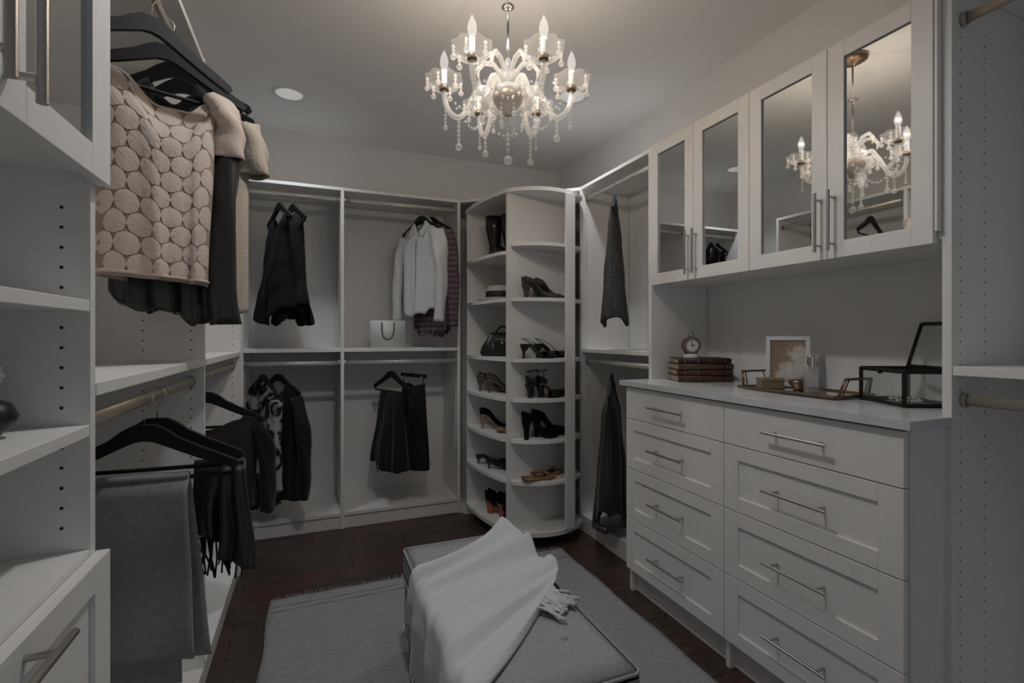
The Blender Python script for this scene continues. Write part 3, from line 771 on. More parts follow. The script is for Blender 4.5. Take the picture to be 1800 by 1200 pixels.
bm = B(); sheet(bm, Mx, [(-1, .64), (1, .64)], [(-1, .79), (0, .84), (1, .80)], [(0, .165), (1, .17)], [(0, .165), (1, .17)], [(0, .045), (1, .05)], 5, .012, 9, nv=12, hemwave=.015); cloth_obj('under_layer', bm, M['black_cloth'], t, label='plain black lower layer')
t, Mx = garment('cardigan', 'long plain black cardigan behind the marbled blouse', 'cardigan', h4, u4, M['black_cloth'], SH,
    [(-1, .78), (0, .79), (1, .79)], [(0, .2), (.2, .19), (1, .185)], [(0, .2), (.2, .19), (1, .20)], [(0, .004), (.2, .035), (1, .05)], 2, .010, 8)
sleeve(Mx, [(.175, -.005, -.19), (.225, -.01, -.36), (.232, 0, -.58), (.222, 0, -.775)], [.026, .040, .036, .036], [.030, .04, .035, .036], M['black_cloth'], t, 8)
sleeve(Mx, [(-.175, -.005, -.19), (-.215, -.01, -.36), (-.225, 0, -.58), (-.215, 0, -.76)], [.026, .040, .036, .036], [.030, .04, .035, .036], M['black_cloth'], t, 9)
# back right, upper: white shirt, plum plaid shirt
h5, h6 = (.674, YRod, ZU), (.742, YRod, ZU); u5 = (.44, -.898)
hanger(h5, u5, 'black hanger inside the white shirt'); hanger(h6, u5, 'black hanger inside the plum shirt behind the white one')
t, Mx = garment('shirt', 'white long-sleeved button shirt hanging in the back right closet', 'shirt', h5, u5, M['white_cloth'],
    [(-1, .178), (-.62, .142), (-.30, .100), (0, .20), (.30, .100), (.62, .142), (1, .178)], [(-1, .68), (-.4, .73), (.4, .72), (1, .68)],
    [(0, .2), (.2, .185), (1, .175)], [(0, .2), (.2, .185), (1, .175)], [(0, .005), (.2, .045), (1, .055)], 2.6, .012, 31, hemwave=.006)
sleeve(Mx, [(.170, -.005, -.185), (.212, -.012, -.34), (.222, -.015, -.56), (.215, -.02, -.77)], [.046, .042, .036, .034], [.048, .044, .036, .03], M['white_cloth'], t, 5)
sleeve(Mx, [(-.170, -.005, -.185), (-.215, -.012, -.34), (-.235, -.015, -.56), (-.238, -.02, -.765)], [.046, .042, .036, .034], [.048, .044, .036, .03], M['white_cloth'], t, 6)
bm = B()                                        # folded collar with its two points
for s in (-1, 1):
    pts = [(s*.000, .040, -.060), (s*.055, .030, -.078), (s*.066, -.012, -.108), (s*.030, -.052, -.190), (s*.085, -.050, -.225), (s*.10, -.020, -.150), (s*.075, .035, -.105), (0, .05, -.095)]
    a_ = [bm.verts.new(Mx @ Vector(p)) for p in pts]
    bm.faces.new((a_[0], a_[1], a_[6], a_[7])); bm.faces.new((a_[1], a_[2], a_[5], a_[6])); bm.faces.new((a_[2], a_[3], a_[4], a_[5]))
cloth_obj('collar', bm, M['white_cloth'], t, .004)
bm = B(); box(bm, -.017, .017, -.064, -.061, -.66, -.20); bm.transform(Mx); obj('placket', bm, M['white_cloth'], t)
for k in range(6):
    bm = B(); tube(bm, [(0, -.064, -.23-.075*k), (0, -.0675, -.23-.075*k)], .005, 10); bm.transform(Mx); obj('button', bm, M['white'], t)
t, Mx = garment('shirt', 'plum plaid shirt mostly hidden behind the white shirt', 'shirt', h6, u5, M['plaid'], SH,
    [(-1, .80), (-.3, .855), (.4, .86), (1, .82)], [(0, .2), (.2, .19), (1, .17)], [(0, .2), (.2, .20), (1, .19)], [(0, .004), (.2, .035), (1, .045)], 3, .010, 12, hemwave=.012)
sleeve(Mx, [(.172, -.005, -.185), (.215, 0, -.36), (.22, 0, -.58), (.212, 0, -.80)], [.042, .040, .034, .034], [.044, .04, .034, .034], M['plaid'], t, 7)
# back right, lower: skirt on a hanger bar, skirt on a clip hanger
h7, h8 = (.479, YRod, ZL), (.624, YRod, ZL); u7 = (.44, -.898)
hanger(h7, u7, 'black hanger carrying the long dark skirt with a loose tie')
t, Mx = garment('skirt', 'black wrap skirt with a loose tie, hanging from a wooden hanger', 'skirt', h7, u7, M['black_cloth'], [(-1, .190), (1, .190)],
    [(-1, .655), (-.5, .665), (.2, .70), (1, .69)], [(0, .125), (.2, .14), (1, .205)], [(0, .125), (.2, .13), (1, .165)], [(0, .012), (.3, .03), (1, .06)], 2.4, .014, 41, hemwave=.005)
bm = B(); tube(bm, [Mx @ Vector(p) for p in ((-.16, 0, -.62), (-.155, -.01, -.70), (-.135, -.012, -.745))], [.004, .0045, .003], 6); obj('tie', bm, M['black_cloth'], t)
ht = thing('clothes_hanger', 'flat black clip hanger carrying the straight skirt', 'hanger', h8, group='black wooden hangers')
M8 = local(h8, (.44, -.898))
bm = B(); box(bm, -.135, .135, -.007, .007, -.104, -.080, .003); bm.transform(M8 @ Matrix.Translation((0, 0, 0))); obj('clamp_bar', bm, M['hanger'], ht)
for s in (-1, 1):
    bm = B(); box(bm, s*.09-.012, s*.09+.012, -.011, .011, -.150, -.095, .002); bm.transform(M8); obj('clip', bm, M['silver'], ht)
bm = B(); pts = [(0, 0, -.085), (0, 0, -.032)]
for d in range(70, -181, -25): a = math.radians(d); pts.append((.019*math.cos(a), 0, -.019*math.sin(a)))
tube(bm, pts, .0017, 6); bm.transform(M8); obj('hook', bm, M['silver'], ht, smooth=True)
t, Mx = garment('skirt', 'charcoal straight skirt clipped to a flat bar hanger, right of the wrap skirt', 'skirt', h8, (.44, -.898), M['charcoal'], [(-1, .135), (-.5, .15), (0, .17), (.5, .15), (1, .14)],
    [(-1, .68), (0, .70), (1, .70)], [(0, .12), (.2, .13), (1, .16)], [(0, .12), (.2, .125), (1, .15)], [(0, .010), (.3, .03), (1, .055)], 1.6, .014, 43)

# right closet: dotted dress above, long black dress below
h9, h10 = (XR+.037, 2.365, 2.06), (XR+.037, 2.394, 1.05)
u9 = (-.60, -.80); u10 = (-.62, -.785)
hanger(h9, u9, 'black hanger seen edge-on with the grey dotted dress', half=.17); hanger(h10, u10, 'black hanger seen edge-on with the long black dress', half=.19)
t, Mx = garment('dress', 'grey dotted slip dress seen edge-on in the right closet', 'dress', h9, u9, M['dots'], [(-1, .165), (-.5, .10), (0, .16), (.5, .10), (1, .165)],
    [(-1, .73), (-.3, .80), (.3, .77), (1, .76)], [(0, .15), (.3, .13), (1, .17)], [(0, .15), (.3, .13), (1, .17)], [(0, .010), (.25, .028), (.6, .045), (1, .060)], 2, .008, 51, hemwave=.006)
t, Mx = garment('dress', 'long black dress with ruffled hem hanging low beside the dresser', 'dress', h10, u10, M['black_satin'], SH,
    [(-1, .86), (-.4, .90), (.3, .915), (1, .78)], [(0, .185), (.25, .14), (1, .24)], [(0, .185), (.25, .14), (1, .24)], [(0, .008), (.25, .045), (.6, .065), (1, .082)], 4, .014, 53, hemwave=.012)
bm = B(); rnd = random.Random(4)
for i in range(15):
    a = -1+2*i/14; q = Mx @ Vector((.235*a, -.075*(1-abs(a)**2.4)-.012, -.855-.045*(1-abs(a-.2))))
    lathe(bm, [(0, .020), (.016, .013), (.024, 0), (.018, -.014), (0, -.018)], q, 8)
obj('ruffle', bm, M['black_satin'], t, smooth=True)

# left wall, upper: peach lace blouse, black blouse, cream lace top, bare hanger
ZLU, ZLL = 2.06, 1.056; XRod = XL-.037
uL = (1, -.06)
k1, k2, k3, k4, k5 = [(XRod, y_, ZLU) for y_ in (1.475, 1.605, 1.70, 1.80, 2.14)]
uA = (.84, .54); uB = (.92, .39)
hanger(k1, uA, 'black hanger nearest the camera on the upper left rod, empty', half=.19, bar=False)
hanger(k2, uB, 'black hanger holding the peach lace blouse'); hanger(k3, uL, 'black hanger holding the black ruffled blouse'); hanger(k4, uL, 'black hanger holding the cream lace top')
hanger(k5, (.98, -.2), 'bare black hanger in the far bay of the upper left closet')
# lace: flat crochet medallions standing proud on a darker lining
def lace_blouse():
    t = thing('blouse', 'peach crochet lace blouse with daisy medallions on the upper left rod', 'blouse', (k2[0], k2[1], k2[2]-.17)); Mx = local(k2, uB)
    args = dict(ztop=[(-1, .20), (-.75, .158), (-.56, .165), (-.1, .235), (.3, .232), (.56, .195), (.75, .168), (1, .20)], zhem=[(-1, .70), (0, .71), (1, .715)],
        L=[(0, .195), (.22, .15), (1, .15)], R=[(0, .165), (.22, .115), (1, .098)], thick=[(0, .006), (.25, .055), (1, .060)], folds=2.2, amp=.012, seed=61)
    bm = B(); gr = sheet(bm, Mx, nu=60, nv=50, **args); grid = [[v.co.copy() for v in col] for col in gr[1]]
    cloth_obj('lining', bm, M['lace_bg'], t)
    def P(fx, fy):
        i, j = min(58.999, max(0, fx*60)), min(48.999, max(0, fy*50)); a, b_ = int(i), int(j); fi, fj = i-a, j-b_
        return (grid[a][b_]*(1-fi)*(1-fj)+grid[a+1][b_]*fi*(1-fj)+grid[a][b_+1]*(1-fi)*fj+grid[a+1][b_+1]*fi*fj)
    nrm = Mx.to_3x3() @ Vector((0, -1, 0))
    bm = B(); S_ = .0285                                    # hexagonal grid of medallions with scalloped outlines
    Hs = .505; FX = lambda x: .5+x/(2*(.15 if x < 0 else .107))
    rows = int(Hs/(S_*1.74))
    for r_ in range(rows+1):
        for c_ in range(-9, 10):
            xx = (c_+(.5 if r_ % 2 else 0))*S_*1.6; zz = S_+r_*S_*1.74
            fx, fy = FX(xx), zz/Hs
            if not (.01 < fx < .97 and .0 < fy < .975): continue
            n = 24; ctr = bm.verts.new(P(fx, fy)+nrm*.0052); ring1 = []; ring = []
            for q in range(n):
                aa = 2*PI*q/n; rad = S_*(.99+.03*math.cos(8*aa)); r1 = S_*.55
                ring1.append(bm.verts.new(P(FX(xx+.8*r1*math.cos(aa)), fy+r1*math.sin(aa)/Hs)+nrm*(.0056+.0010*math.cos(8*aa))))
                ring.append(bm.verts.new(P(FX(xx+.8*rad*math.cos(aa)), fy+rad*math.sin(aa)/Hs)+nrm*.0036))
            for q in range(n):
                bm.faces.new((ctr, ring1[q], ring1[(q+1) % n])); bm.faces.new((ring1[q], ring[q], ring[(q+1) % n], ring1[(q+1) % n]))
    bmesh.ops.recalc_face_normals(bm, faces=bm.faces)
    o = obj('lace_medallion', bm, M['lace'], t, smooth=True); o['kind'] = 'stuff'
    sleeve(Mx, [(.100, 0, -.165), (.135, -.006, -.205), (.152, -.008, -.265), (.152, -.010, -.335)], [.030, .046, .040, .030], [.018, .040, .044, .036], M['lace'], t, 2)
    bm = B(); tube(bm, [P(i/40, .004)+nrm*.002 for i in range(41)], .0035, 6); obj('neck_edge', bm, M['lace'], t, smooth=True)
    bm = B(); tube(bm, [P(i/40, .976)+nrm*.002 for i in range(41)], .0045, 6); obj('hem_edge', bm, M['lace'], t, smooth=True)
lace_blouse()
t, Mx = garment('blouse', 'black satin blouse with long sleeve and ruffled hem behind the peach lace one', 'blouse', k3, uL, M['black_satin'], SH,
    [(-1, .73), (-.5, .78), (0, .78), (.5, .82), (1, .80)], [(0, .17), (.2, .14), (1, .16)], [(0, .155), (.2, .11), (1, .13)], [(0, .005), (.25, .05), (1, .065)], 4, .012, 71, hemwave=.008)
sleeve(Mx, [(.13, -.01, -.185), (.140, -.03, -.34), (.128, -.035, -.60), (.132, -.03, -.82)], [.034, .030, .030, .036], [.036, .032, .032, .038], M['black_satin'], t, 3)
t, Mx = garment('top', 'cream lace top hanging behind the black satin blouse', 'top', k4, uL, M['cream_lace'], SH,
    [(-1, .76), (0, .78), (1, .78)], [(0, .19), (.2, .17), (1, .17)], [(0, .19), (.2, .18), (1, .178)], [(0, .005), (.25, .04), (1, .05)], 3, .010, 73, hemwave=.006)
sleeve(Mx, [(.165, 0, -.185), (.192, 0, -.26), (.198, 0, -.34)], [.040, .045, .036], [.045, .045, .04], M['cream_lace'], t, 4)

# left wall, lower: grey trousers, black fringed top, dark top in the far bay
m1, m2, m3 = (XRod, 1.415, ZLL), (XRod, 1.52, ZLL), (XRod, 2.14, ZLL)
hanger(m1, uL, 'black hanger with grey trousers folded over its bar'); hanger(m2, uL, 'black hanger with the black shawl over its bar, behind the trousers'); hanger(m3, (1, -.12), 'black hanger holding the dark plum top')
t = thing('trousers', 'grey wool trousers folded over a hanger bar, nearest on the lower left rod', 'trousers', (m1[0], m1[1], m1[2]-.2)); Mx = local(m1, uL)
def leg_fold(y_, dropf, x0, x1, seed, nm, flare):
    bm = B(); rnd = random.Random(seed); ph = rnd.uniform(0, 6); nu_, nv_ = 26, 44; g = []
    for i in range(nu_+1):
        a = i/nu_; col = []
        for j in range(nv_+1):
            tt = j/nv_; z = -.186-(dropf+.02*a)*tt if tt > 0 else -.184
            x = lerp(x0-.01*tt, x1+flare*tt, a)
            yy = y_*min(1, (tt*14))+y_*.5*tt+.006*tt*math.sin(5*a*PI*.6+ph)+.004*math.sin(9*tt+3*a)
            col.append(bm.verts.new(Mx @ Vector((x, yy, z))))
        g.append(col)
    for i in range(nu_):
        for j in range(nv_): bm.faces.new((g[i][j], g[i+1][j], g[i+1][j+1], g[i][j+1]))
    cloth_obj(nm, bm, M['grey_trouser'], t, .004)
leg_fold(-.014, .415, -.19, .090, 1, 'front_leg', .020); leg_fold(-.024, .400, -.186, .094, 2, 'front_leg', .016)
leg_fold(.014, .435, -.19, .092, 3, 'back_leg', .045); leg_fold(.024, .50, -.188, .06, 4, 'back_leg', .01)
bm = B(); tube(bm, [Mx @ Vector((x, 0, -.1875)) for x in (-.19, -.05, .092)], .013, 12, rz=.009); obj('fold', bm, M['grey_trouser'], t, smooth=True)
t = thing('shawl', 'black fringed shawl draped over the right end of a hanger bar', 'shawl', (m2[0]+.17, m2[1], m2[2]-.2)); Mx = local(m2, uL)
def drape(x0, x1, y_, drop0, drop1, flare, seed, nm, m):
    bm = B(); rnd = random.Random(seed); ph = rnd.uniform(0, 6); g = []
    for i in range(21):
        a = i/20; col = []
        for j in range(37):
            tt = j/36; dr = lerp(drop0, drop1, a)
            x = lerp(x0, x1+flare*tt, a)+.006*math.sin(6*tt+ph)*tt
            yy = y_*min(1, tt*12)+y_*.8*tt+(.010*math.sin(2.2*PI*a*1.6+ph)+.005*math.sin(5*PI*a+ph*2+3*tt))*tt
            col.append(bm.verts.new(Mx @ Vector((x, yy, -.1845-dr*tt))))
        g.append(col)
    for i in range(20):
        for j in range(36): bm.faces.new((g[i][j], g[i+1][j], g[i+1][j+1], g[i][j+1]))
    return cloth_obj(nm, bm, m, t, .004)
drape(.085, .190, -.014, .185, .200, .012, 3, 'front_drape', M['black_satin']); drape(.150, .205, -.026, .235, .285, .030, 5, 'long_drape', M['black_satin'])
drape(.085, .198, .015, .20, .26, .02, 7, 'back_drape', M['black_satin'])
bm = B(); tube(bm, [Mx @ Vector((x, 0, -.1855)) for x in (.085, .14, .20)], .015, 12, rz=.010); obj('fold', bm, M['black_satin'], t, smooth=True)
bm = B(); rnd = random.Random(6)
for i in range(30):
    a = i/29; q0 = Vector((lerp(.087, .20, a), -.024, -.1845-lerp(.184, .199, a))); L = rnd.uniform(.07, .11)
    tube(bm, [Mx @ q0, Mx @ (q0+Vector((rnd.uniform(-.01, .012), rnd.uniform(-.008, .008), -L*.5))), Mx @ (q0+Vector((rnd.uniform(-.015, .022), rnd.uniform(-.012, .012), -L)))], .0022, 4)
o = obj('fringe', bm, M['black_cloth'], t); o['kind'] = 'stuff'
t, Mx = garment('top', 'dark plum knit top with long black sleeve in the far lower left bay', 'top', m3, (1, -.12), M['plum'],
    [(-1, .172), (-.66, .150), (-.58, .168), (0, .205), (.58, .168), (.66, .150), (1, .172)], [(-1, .50), (0, .52), (1, .50)],
    [(0, .2), (.3, .18), (1, .17)], [(0, .2), (.3, .175), (1, .165)], [(0, .005), (.25, .04), (1, .05)], 2.4, .010, 83)
sleeve(Mx, [(.168, 0, -.188), (.205, -.006, -.28), (.212, -.01, -.40), (.215, -.01, -.52)], [.020, .027, .025, .025], [.026, .030, .027, .025], M['black_cloth'], t, 6)
# ------------------------------------------------------------------ shoes
M['leather_black'] = mat('black_leather', (.012, .012, .013), .32)
M['suede_black'] = mat('black_suede', (.008, .008, .009), .9, spec=.15)
M['snake'] = mat('python_leather', (.10, .085, .075), .45, noise=(90, .75, (1, 1, 1)))
M['snake_grey'] = mat('grey_snake_leather', (.060, .055, .054), .4, noise=(90, .6, (1, 1, 1)))
M['nude'] = mat('nude_leather', (.36, .22, .15), .5)
M['tan'] = mat('tan_leather', (.30, .19, .12), .5, noise=(40, .2, (1, 1, 1)))
M['cork'] = mat('orange_cork', (.34, .11, .045), .7, noise=(80, .3, (1, 1, 1)))
M['pink_sole'] = mat('rose_sole', (.30, .15, .13), .5)
M['patent'] = mat('patent_black', (.010, .010, .012), .12)
def shoe(name, label, loc, yaw, L=.235, H=.10, m=None, sole=None, heel=None, style='pump', hw=.013, wid=.038, plat=0, cat='shoe', group=None, fs=1.0):
    """local x from heel (0) to toe (L); y across; z up"""
    t = thing(name, label, cat, loc, yaw, group)
    def zc(s):                                  # underside of the foot along the length
        if s < .12: return plat+H
        if s < .68: u = (s-.12)/.56; u = u*u*(3-2*u); return plat+H*(1-u)+.004*u
        return plat+.004+.010*max(0, (s-.80)/.2)**2
    def wd(s): return wid*(.60+.18*math.sin(min(1, s/.2)*PI/2) if s < .25 else (interp([(.25, .78), (.45, .68), (.70, 1.0), (.86, .86), (.96, .5), (1, .16)], s)))
    ns = 34; Lh = L
    # sole: thin plate following the foot
    bm = B(); prev = None
    for i in range(ns+1):
        s = i/ns; w_ = wd(s)*(1 if s > .02 else .6); z = zc(s); r_ = [bm.verts.new((s*Lh, y_, z_)) for y_, z_ in ((-w_, z-.004-(plat if s > .55 else plat*max(0, (s-.4)/.15) if s > .4 else 0)), (w_, z-.004-(plat if s > .55 else plat*max(0, (s-.4)/.15) if s > .4 else 0)), (w_, z), (-w_, z))]
        if prev:
            for k in range(4): bm.faces.new((prev[k], prev[(k+1) % 4], r_[(k+1) % 4], r_[k]))
        else: bm.faces.new(r_[::-1])
        prev = r_
    bm.faces.new(prev); bmesh.ops.recalc_face_normals(bm, faces=bm.faces)
    obj('sole', bm, sole or m, t, world=False)
    # heel
    if style == 'wedge':
        bm = B(); poly = []
        for i in range(22): s = i/21*.72; poly.append((s*Lh, zc(s)-.004))
        lo = [(Lh*.72, .0), (.012, .0)]
        pts = poly+lo; f = [bm.verts.new((x, -.030, z)) for x, z in pts]; b_ = [bm.verts.new((x, .030, z)) for x, z in pts]
        bm.faces.new(f); bm.faces.new(b_[::-1]); n = len(pts)
        for i in range(n): bm.faces.new((f[i], b_[i], b_[(i+1) % n], f[(i+1) % n]))
        bmesh.ops.recalc_face_normals(bm, faces=bm.faces); bmesh.ops.triangulate(bm, faces=[f_ for f_ in bm.faces if len(f_.verts) > 4])
        obj('heel', bm, heel or m, t, world=False)
    elif H > .012:
        bm = B(); zt = plat+H-.003
        rows = [(.0, .022, .034, .026), (.25, .018, .024, .020), (.6, hw*1.3+.004, hw*1.25, hw*1.1), (1, hw+.006, hw, hw)]
        prev = None
        for q in range(9):
            u = q/8; xc = interp([(a_, b_) for a_, b_, _, _ in rows], u); lx = interp([(a_, c_) for a_, _, c_, _ in rows], u); ly = interp([(a_, d_) for a_, _, _, d_ in rows], u)
            z = zt*(1-u); ring = [bm.verts.new((xc+lx*math.cos(2*PI*k/12), ly*math.sin(2*PI*k/12), z)) for k in range(12)]
            if prev:
                for k in range(12): bm.faces.new((prev[k], ring[k], ring[(k+1) % 12], prev[(k+1) % 12]))
            else: bm.faces.new(ring)
            prev = ring
        bm.faces.new(prev[::-1]); bmesh.ops.recalc_face_normals(bm, faces=bm.faces); obj('heel', bm, heel or m, t, world=False, smooth=False)
    # upper
    def shell(s0, s1, hfun, open_fun, nm='upper'):
        bm = B(); n = 16; prev = None; N_ = 26
        for i in range(N_+1):
            s = lerp(s0, s1, i/N_); w_ = wd(s)+.0015; z = zc(s)-.003; h = hfun(s); op = open_fun(s)
            ring = []
            for k in range(n+1):
                a = lerp(-1, 1, k/n)*(PI-op)      # 0 = bottom centre, +-pi = top centre
                y_ = w_*math.sin(a)*(1.0 if abs(a) < PI/2 else 1.0); zz = z+h*(1-math.cos(a))/2
                if abs(a) > PI/2: y_ = w_*math.copysign(1, a)*abs(math.sin(a))**.8
                else: y_ = w_*math.copysign(1, a)*abs(math.sin(a))**.45 if a else 0
                ring.append(bm.verts.new((s*Lh, y_, zz)))
            if prev:
                for k in range(n): bm.faces.new((prev[k], prev[k+1], ring[k+1], ring[k]))
            elif s0 < .05:
                c_ = bm.verts.new((s*Lh-.006, 0, z+h*.35))
                for k in range(n): bm.faces.new((c_, ring[k], ring[k+1]))
            prev = ring
        if s1 > .97:
            c_ = bm.verts.new((s1*Lh+.004, 0, zc(s1)+.008))
            for k in range(n): bm.faces.new((prev[k], prev[k+1], c_))
        o = obj(nm, bm, m, t, world=False, smooth=True); md = o.modifiers.new('thickness', 'SOLIDIFY'); md.thickness = .0025; return o
    def strap(pts, r=.005, nm='strap', rz=.0016):
        bm = B(); tube(bm, pts, r, 8, rz=rz); return obj(nm, bm, m, t, world=False, smooth=True)
    if style in ('pump', 'wedge', 'flat'):
        hh = .052 if style != 'flat' else .034
        shell(.0, 1.0, lambda s: interp([(0, hh*1.05), (.15, hh*.95), (.4, hh*.62), (.66, hh*.74), (.85, hh*.52), (1, hh*.25)], s)*fs,
              lambda s: interp([(0, .9), (.12, 1.15), (.4, 1.35), (.60, 1.15), (.68, .35), (.72, .0), (1, 0)], s))
        if style == 'flat':
            bm = B()
            for sgn in (-1, 1): lathe(bm, [(0, .006), (.012, .004), (.014, -.003), (0, -.006)], (Lh*.72, sgn*.012, zc(.7)+.030), 8)
            obj('bow', bm, m, t, world=False, smooth=True)
    else:
        # open shoe: toe band and ankle or heel straps
        shell(.66, .90, lambda s: .040, lambda s: 0, 'toe_band')
        z0 = plat+H
        if style == 'mule': pass
        elif style == 'slingback':
            strap([(Lh*.66, -wid*.9, zc(.66)+.018), (Lh*.35, -wid*.75, zc(.35)+.026), (.02, -.020, z0+.028), (-.004, 0, z0+.030), (.02, .020, z0+.028), (Lh*.35, wid*.75, zc(.35)+.026), (Lh*.66, wid*.9, zc(.66)+.018)], .0045)
        else:
            shell(.0, .22, lambda s: .060, lambda s: interp([(0, .9), (.22, 1.5)], s), 'heel_cup')
            ring = [(Lh*.14+.034*math.cos(a), .030*math.sin(a), z0+.075+.006*math.cos(a)) for a in [2*PI*k/16 for k in range(17)]]
            strap(ring, .005, 'ankle_strap')
            strap([(Lh*.10, -.024, z0+.01), (Lh*.11, -.029, z0+.073)], .004); strap([(Lh*.10, .024, z0+.01), (Lh*.11, .029, z0+.073)], .004)
    return t
ya = math.atan2(pd.y, pd.x)                     # the right-hand shelves run along this direction
def onr(x, off, z): return (x, 2.64+(x-1.04)*math.tan(ya)-off, z+.0004)
# right-hand side of the tower, top to bottom
g = 'shoes on the front shelves of the rotating tower'
shoe('high_heel', 'grey snake-print block-heel pump on the second front shelf, front one of its pair', onr(1.115, .075, RS[1]), ya-.10, .235, .082, M['snake_grey'], M['leather_black'], M['snake_grey'], hw=.012, group=g)
shoe('high_heel', 'grey snake-print block-heel pump on the second front shelf, rear one of its pair', onr(1.205, .042, RS[1]), ya-.05, .235, .082, M['snake_grey'], M['leather_black'], M['snake_grey'], hw=.012, group=g)
shoe('high_heel', 'black slingback heel on the third front shelf, front one of its pair', onr(1.105, .075, RS[2]), ya-.08, .235, .085, M['leather_black'], M['leather_black'], M['leather_black'], 'slingback', hw=.006, group=g)
shoe('high_heel', 'black slingback heel on the third front shelf, rear one of its pair', onr(1.215, .045, RS[2]), ya, .235, .085, M['leather_black'], M['leather_black'], M['leather_black'], 'slingback', hw=.006, group=g)
shoe('high_heel', 'black ankle-strap sandal with block heel on the fourth front shelf, left one', onr(1.15, .050, RS[3]), ya-.35, .215, .082, M['leather_black'], M['leather_black'], M['leather_black'], 'sandal', hw=.015, group=g)
shoe('high_heel', 'black ankle-strap sandal with block heel on the fourth front shelf, right one', onr(1.215, .075, RS[3]), ya-.02, .215, .082, M['leather_black'], M['nude'], M['leather_black'], 'sandal', hw=.015, group=g)
shoe('high_heel', 'tall black suede pump on the fifth front shelf, front one of its pair', onr(1.115, .075, RS[4]), ya-.10, .235, .105, M['suede_black'], M['suede_black'], M['suede_black'], hw=.013, plat=.018, group=g)
shoe('high_heel', 'tall black suede pump on the fifth front shelf, rear one of its pair', onr(1.205, .042, RS[4]), ya-.05, .235, .105, M['suede_black'], M['suede_black'], M['suede_black'], hw=.013, plat=.018, group=g)
shoe('flat_shoe', 'tan ballet flat on the sixth front shelf, left one of its pair', onr(1.11, .085, RS[5]), ya-.06, .22, .006, M['tan'], M['tan'], None, 'flat', group=g)
shoe('flat_shoe', 'tan ballet flat on the sixth front shelf, right one of its pair', onr(1.20, .042, RS[5]), ya, .22, .006, M['tan'], M['tan'], None, 'flat', group=g)
# left-hand side
g = 'shoes on the side shelves of the rotating tower'
yl = -.62
shoe('high_heel', 'python-print heel on the side shelf below the handbag, rear one of its pair', (1.005, 3.07, LS[3]+.0004), yl, .235, .085, M['snake'], M['pink_sole'], M['snake'], hw=.006, group=g)
shoe('high_heel', 'python-print heel on the side shelf below the handbag, front one of its pair', (1.028, 2.955, LS[3]+.0004), yl+.1, .235, .085, M['snake'], M['pink_sole'], M['snake'], hw=.006, group=g)
shoe('high_heel', 'black pump with nude heel and sole on the side shelf of the tower', (1.005, 3.02, LS[4]+.0004), yl, .24, .095, M['suede_black'], M['nude'], M['nude'], hw=.006, group=g)
shoe('flat_shoe', 'nude pointed flat beside the black pump with nude heel', (1.055, 2.86, LS[4]+.0004), yl+.3, .22, .012, M['nude'], M['pink_sole'], None, 'flat', group=g)
shoe('kitten_heel', 'black kitten-heel mule on the side shelf, rear one of its pair', (.998, 3.08, LS[5]+.0004), yl, .23, .058, M['leather_black'], M['leather_black'], M['leather_black'], 'mule', hw=.005, group=g)
shoe('kitten_heel', 'black kitten-heel mule on the side shelf, front one of its pair', (1.022, 2.94, LS[5]+.0004), yl, .23, .058, M['leather_black'], M['leather_black'], M['leather_black'], 'mule', hw=.005, group=g)
shoe('high_heel', 'black shoe with chunky orange heel at the bottom of the tower, left one', (1.03, 2.97, .0884), -.9, .235, .070, M['suede_black'], M['suede_black'], M['cork'], 'pump', hw=.022, fs=1.5, plat=.015, group=g)
shoe('high_heel', 'black shoe with chunky orange heel at the bottom of the tower, right one', (1.075, 2.88, .0884), -.7, .235, .070, M['suede_black'], M['suede_black'], M['cork'], 'pump', hw=.022, fs=1.5, plat=.015, group=g)
# boots, hat and handbag
def boot(label, loc, yaw):
    t = thing('ankle_boot', label, 'boot', loc, yaw, 'black boots on the top side shelf')
    bm = B(); rings = []
    for z, rx, ry, ox in ((.006, .038, .033, .010), (.04, .034, .031, .008), (.08, .036, .032, .004), (.14, .046, .040, 0), (.20, .054, .046, -.004), (.27, .056, .048, -.004)):
        rings.append([bm.verts.new((ox+rx*math.cos(2*PI*k/20)*(1+.03*math.sin(5*k+z*90)), ry*math.sin(2*PI*k/20), z)) for k in range(20)])
    for a_, c_ in zip(rings, rings[1:]):
        for k in range(20): bm.faces.new((a_[k], a_[(k+1) % 20], c_[(k+1) % 20], c_[k]))
    o = obj('shaft', bm, M['patent'], t, world=False, smooth=True); o.modifiers.new('thickness', 'SOLIDIFY').thickness = .003
    bm = B(); prev = None
    for i in range(13):
        s = i/12; x = lerp(-.03, .185, s); w_ = interp([(0, .030), (.3, .031), (.65, .040), (.9, .030), (1, .008)], s); h = interp([(0, .07), (.25, .085), (.5, .06), (.85, .04), (1, .012)], s)
        ring = [bm.verts.new((x, w_*math.cos(a), .008+max(0, h*math.sin(a)))) for a in [PI*k/12 for k in range(13)]]
        if prev:
            for k in range(12): bm.faces.new((prev[k], prev[k+1], ring[k+1], ring[k]))
        prev = ring
    obj('vamp', bm, M['patent'], t, world=False, smooth=True)
    bm = B(); prev = None
    poly = [(-.034, -.028), (.05, -.030), (.11, -.040), (.165, -.032), (.190, 0), (.165, .032), (.11, .040), (.05, .030), (-.034, .028)]
    prism(bm, poly, 0, .008); obj('sole', bm, M['leather_black'], t, world=False)
boot('glossy black boot on the top side shelf of the tower, left one', (1.085, 2.985, LS[0]+.0004), -.5)
boot('glossy black boot on the top side shelf of the tower, right one', (1.16, 2.905, LS[0]+.0004), -.5)
M['straw'] = mat('cream_felt', (.52, .48, .42), .9, spec=.1, bump=(200, .3)); M['ribbon'] = mat('black_ribbon', (.012, .012, .012), .6)
t = thing('hat', 'cream felt hat with a black band on the second side shelf of the tower', 'hat', (1.125, 2.975, LS[1]))
hc = (1.125, 2.975, LS[1])
